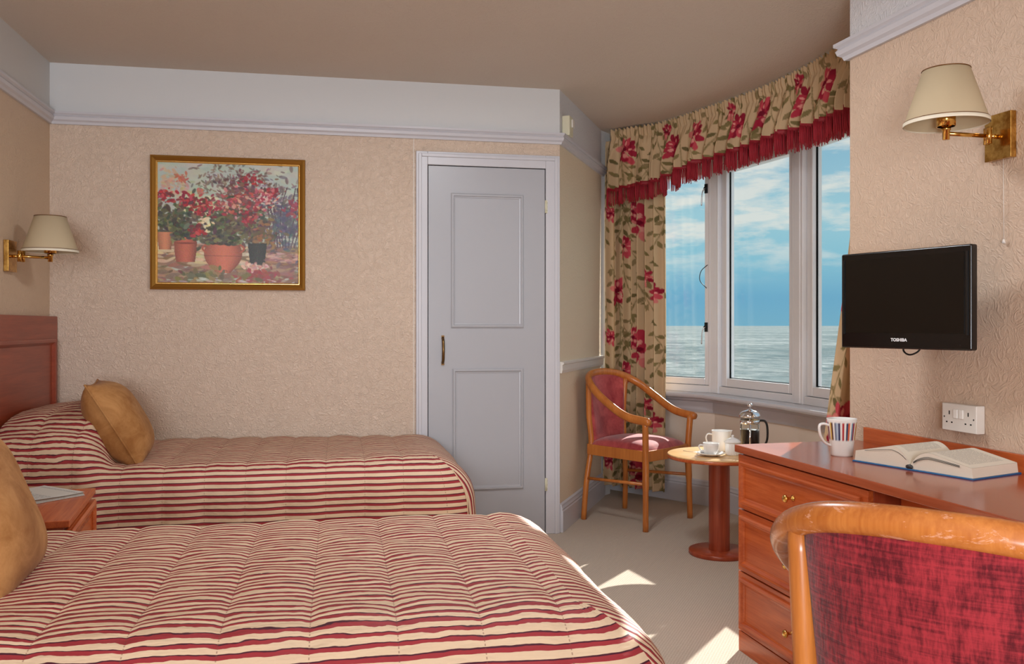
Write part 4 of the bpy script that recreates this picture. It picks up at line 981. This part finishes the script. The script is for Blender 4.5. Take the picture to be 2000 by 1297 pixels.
m = MB(); m.tube([(0, .06, 0), tuple((Vector((0, .06, 0))+wp)/2+Vector((.03, 0, 0))), tuple(wp)], .014, 10); m.lathe([(0, 0), (.05, 0), (.05, .012), (0, .012)], 24, tuple(wp), axis=tuple((Vector((0, 0, 0))-wp).normalized())); m.build('wall_bracket', BLACKM, tv)

# ------------------------------------------------ double socket
sx_, _y = to_rw((.5174*2.75, 2.75)); 
so = thing('double_socket', RW(sx_, 0, .862), AW, 'white double power socket on the right wall above the desk', 'socket')
so.location = RW(sx_, -.001, .862)
MB().box(-.073, .073, -.032, 0, -.043, .043).build('faceplate', PLAST, so, bevel=.003)
for s in (-1, 1):
    MB().box(s*.012-.0085, s*.012+.0085, -.036, -.031, -.002, .026).build('switch', mat('switch_white', (232, 226, 218), .3), so, bevel=.0015)
    cx = s*.040
    MB().box(cx-.002, cx+.002, -.0325, -.031, .008, .020).build('pin_hole', DARK, so)
    for q in (-.011, .011): MB().box(cx+q-.0032, cx+q+.0032, -.0325, -.031, -.018, -.0138).build('pin_hole', DARK, so)
    MB().lathe([(0, 0), (.003, 0), (.002, .001), (0, .001)], 10, (s*.062, -.032, 0), axis=(0, -1, 0)).build('screw', GREYT, so)

# ------------------------------------------------ swing-arm wall lamps
def wall_lamp(loc, rz, arm, label, turn=0.0, out=.2):      # local: wall at y=0, room at -y
    t = thing('wall_lamp', loc, rz, label, 'wall lamp', 'brass swing-arm wall lamps')
    MB().box(-.05, .05, -.022, -.001, -.068, .068).build('wall_plate', BRASS, t, bevel=.002)
    m = MB(); m.tube([(0, -.02, 0), (0, -.045, 0)], .007, 12); m.tube([(-.009, -.052, -.024), (-.009, -.052, .024)], .0085, 14); m.tube([(.009, -.060, -.024), (.009, -.060, .024)], .0085, 14); m.build('swivel', BRASSP, t)
    e = Vector((turn, -out, -.008 if arm else 0))
    MB().tube([(0, -.055, 0), tuple(e)], .0062, 12).build('swing_arm', BRASSP, t)
    m = MB(); m.lathe([(0, -.018), (.010, -.018), (.0105, .008), (.013, .010), (.013, .016), (.006, .018), (.006, .03)], 18, tuple(e)); m.lathe([(.024, .02), (.026, .02), (.026, .055), (.020, .062), (.0, .062), (0, .05), (.024, .048)], 24, tuple(e)); h = m.build('lamp_holder', BRASSP, t)
    zb_, zt_ = .026, .186
    s = MB(); s.lathe([(.115, zb_), (.0635, zt_), (.0625, zt_), (.114, zb_)], 56, tuple(e)); sh = s.build('lamp_shade', SHADE, t)
    m = MB(); m.lathe([(.1155, zb_-.001), (.1155, zb_+.009), (.113, zb_+.009), (.1135, zb_-.001)], 56, tuple(e)); m.build('pale_rim', SHADEIN, sh)
    for r_, z in ((.1135, zb_+.010), (.0645, zt_-.002)):
        P = [(e.x+r_*math.cos(2*PI*k/56), e.y+r_*math.sin(2*PI*k/56), e.z+z) for k in range(57)]; MB().tube(P, .0017, 6, caps=False).build('gilt_binding', GILTD, sh)
    m = MB()
    for k in range(3): a = 2*PI*k/3+.4; m.tube([(e.x+.02*math.cos(a), e.y+.02*math.sin(a), e.z+.052), (e.x+.0625*math.cos(a), e.y+.0625*math.sin(a), e.z+zt_-.01)], .0013, 6)
    m.build('shade_carrier', STEEL, sh)
    return t
lx_, _ = to_rw((1.457, 2.611)); wall_lamp(RW(lx_, 0, 1.709), AW, 0, 'brass swing-arm lamp with cream shade on the right wall above the television')
wall_lamp((XL, 4.18, 1.452), PI/2, 0, 'brass swing-arm lamp with cream shade on the left wall above the headboard', .07, .152)
m = MB(); m.tube([tuple(RW(lx_+.012, -.012, 1.642)), tuple(RW(lx_+.012, -.010, 1.405))], .0008, 5); m.lathe([(0, 0), (.003, 0), (.006, -.012), (0, -.013)], 12, tuple(RW(lx_+.012, -.010, 1.405)))
tag(m.build('pull_cord', PLAST), 'thin pull cord hanging below the right wall lamp', 'pull cord')
# sensor box above the rail of the alcove wall
dq = (Q-P2); aq = math.atan2(dq.y, dq.x)
sn = thing('alarm_sensor', (P2.x+dq.x*.09, P2.y+dq.y*.09, 2.262), aq, 'small cream sensor box on the white band above the alcove picture rail', 'sensor')
m = MB(); m.prism([(-.05, -.045), (.03, -.045), (.03, -.001), (-.05, -.001)], -.045, .065); m.build('sensor_body', CREAMP, sn, bevel=.003)
m = MB(); m.box(.03, .056, -.040, -.001, -.0, .06); m.box(-.015, .03, -.055, -.045, .005, .05); m.build('sensor_lens', PLAST, sn, bevel=.004)
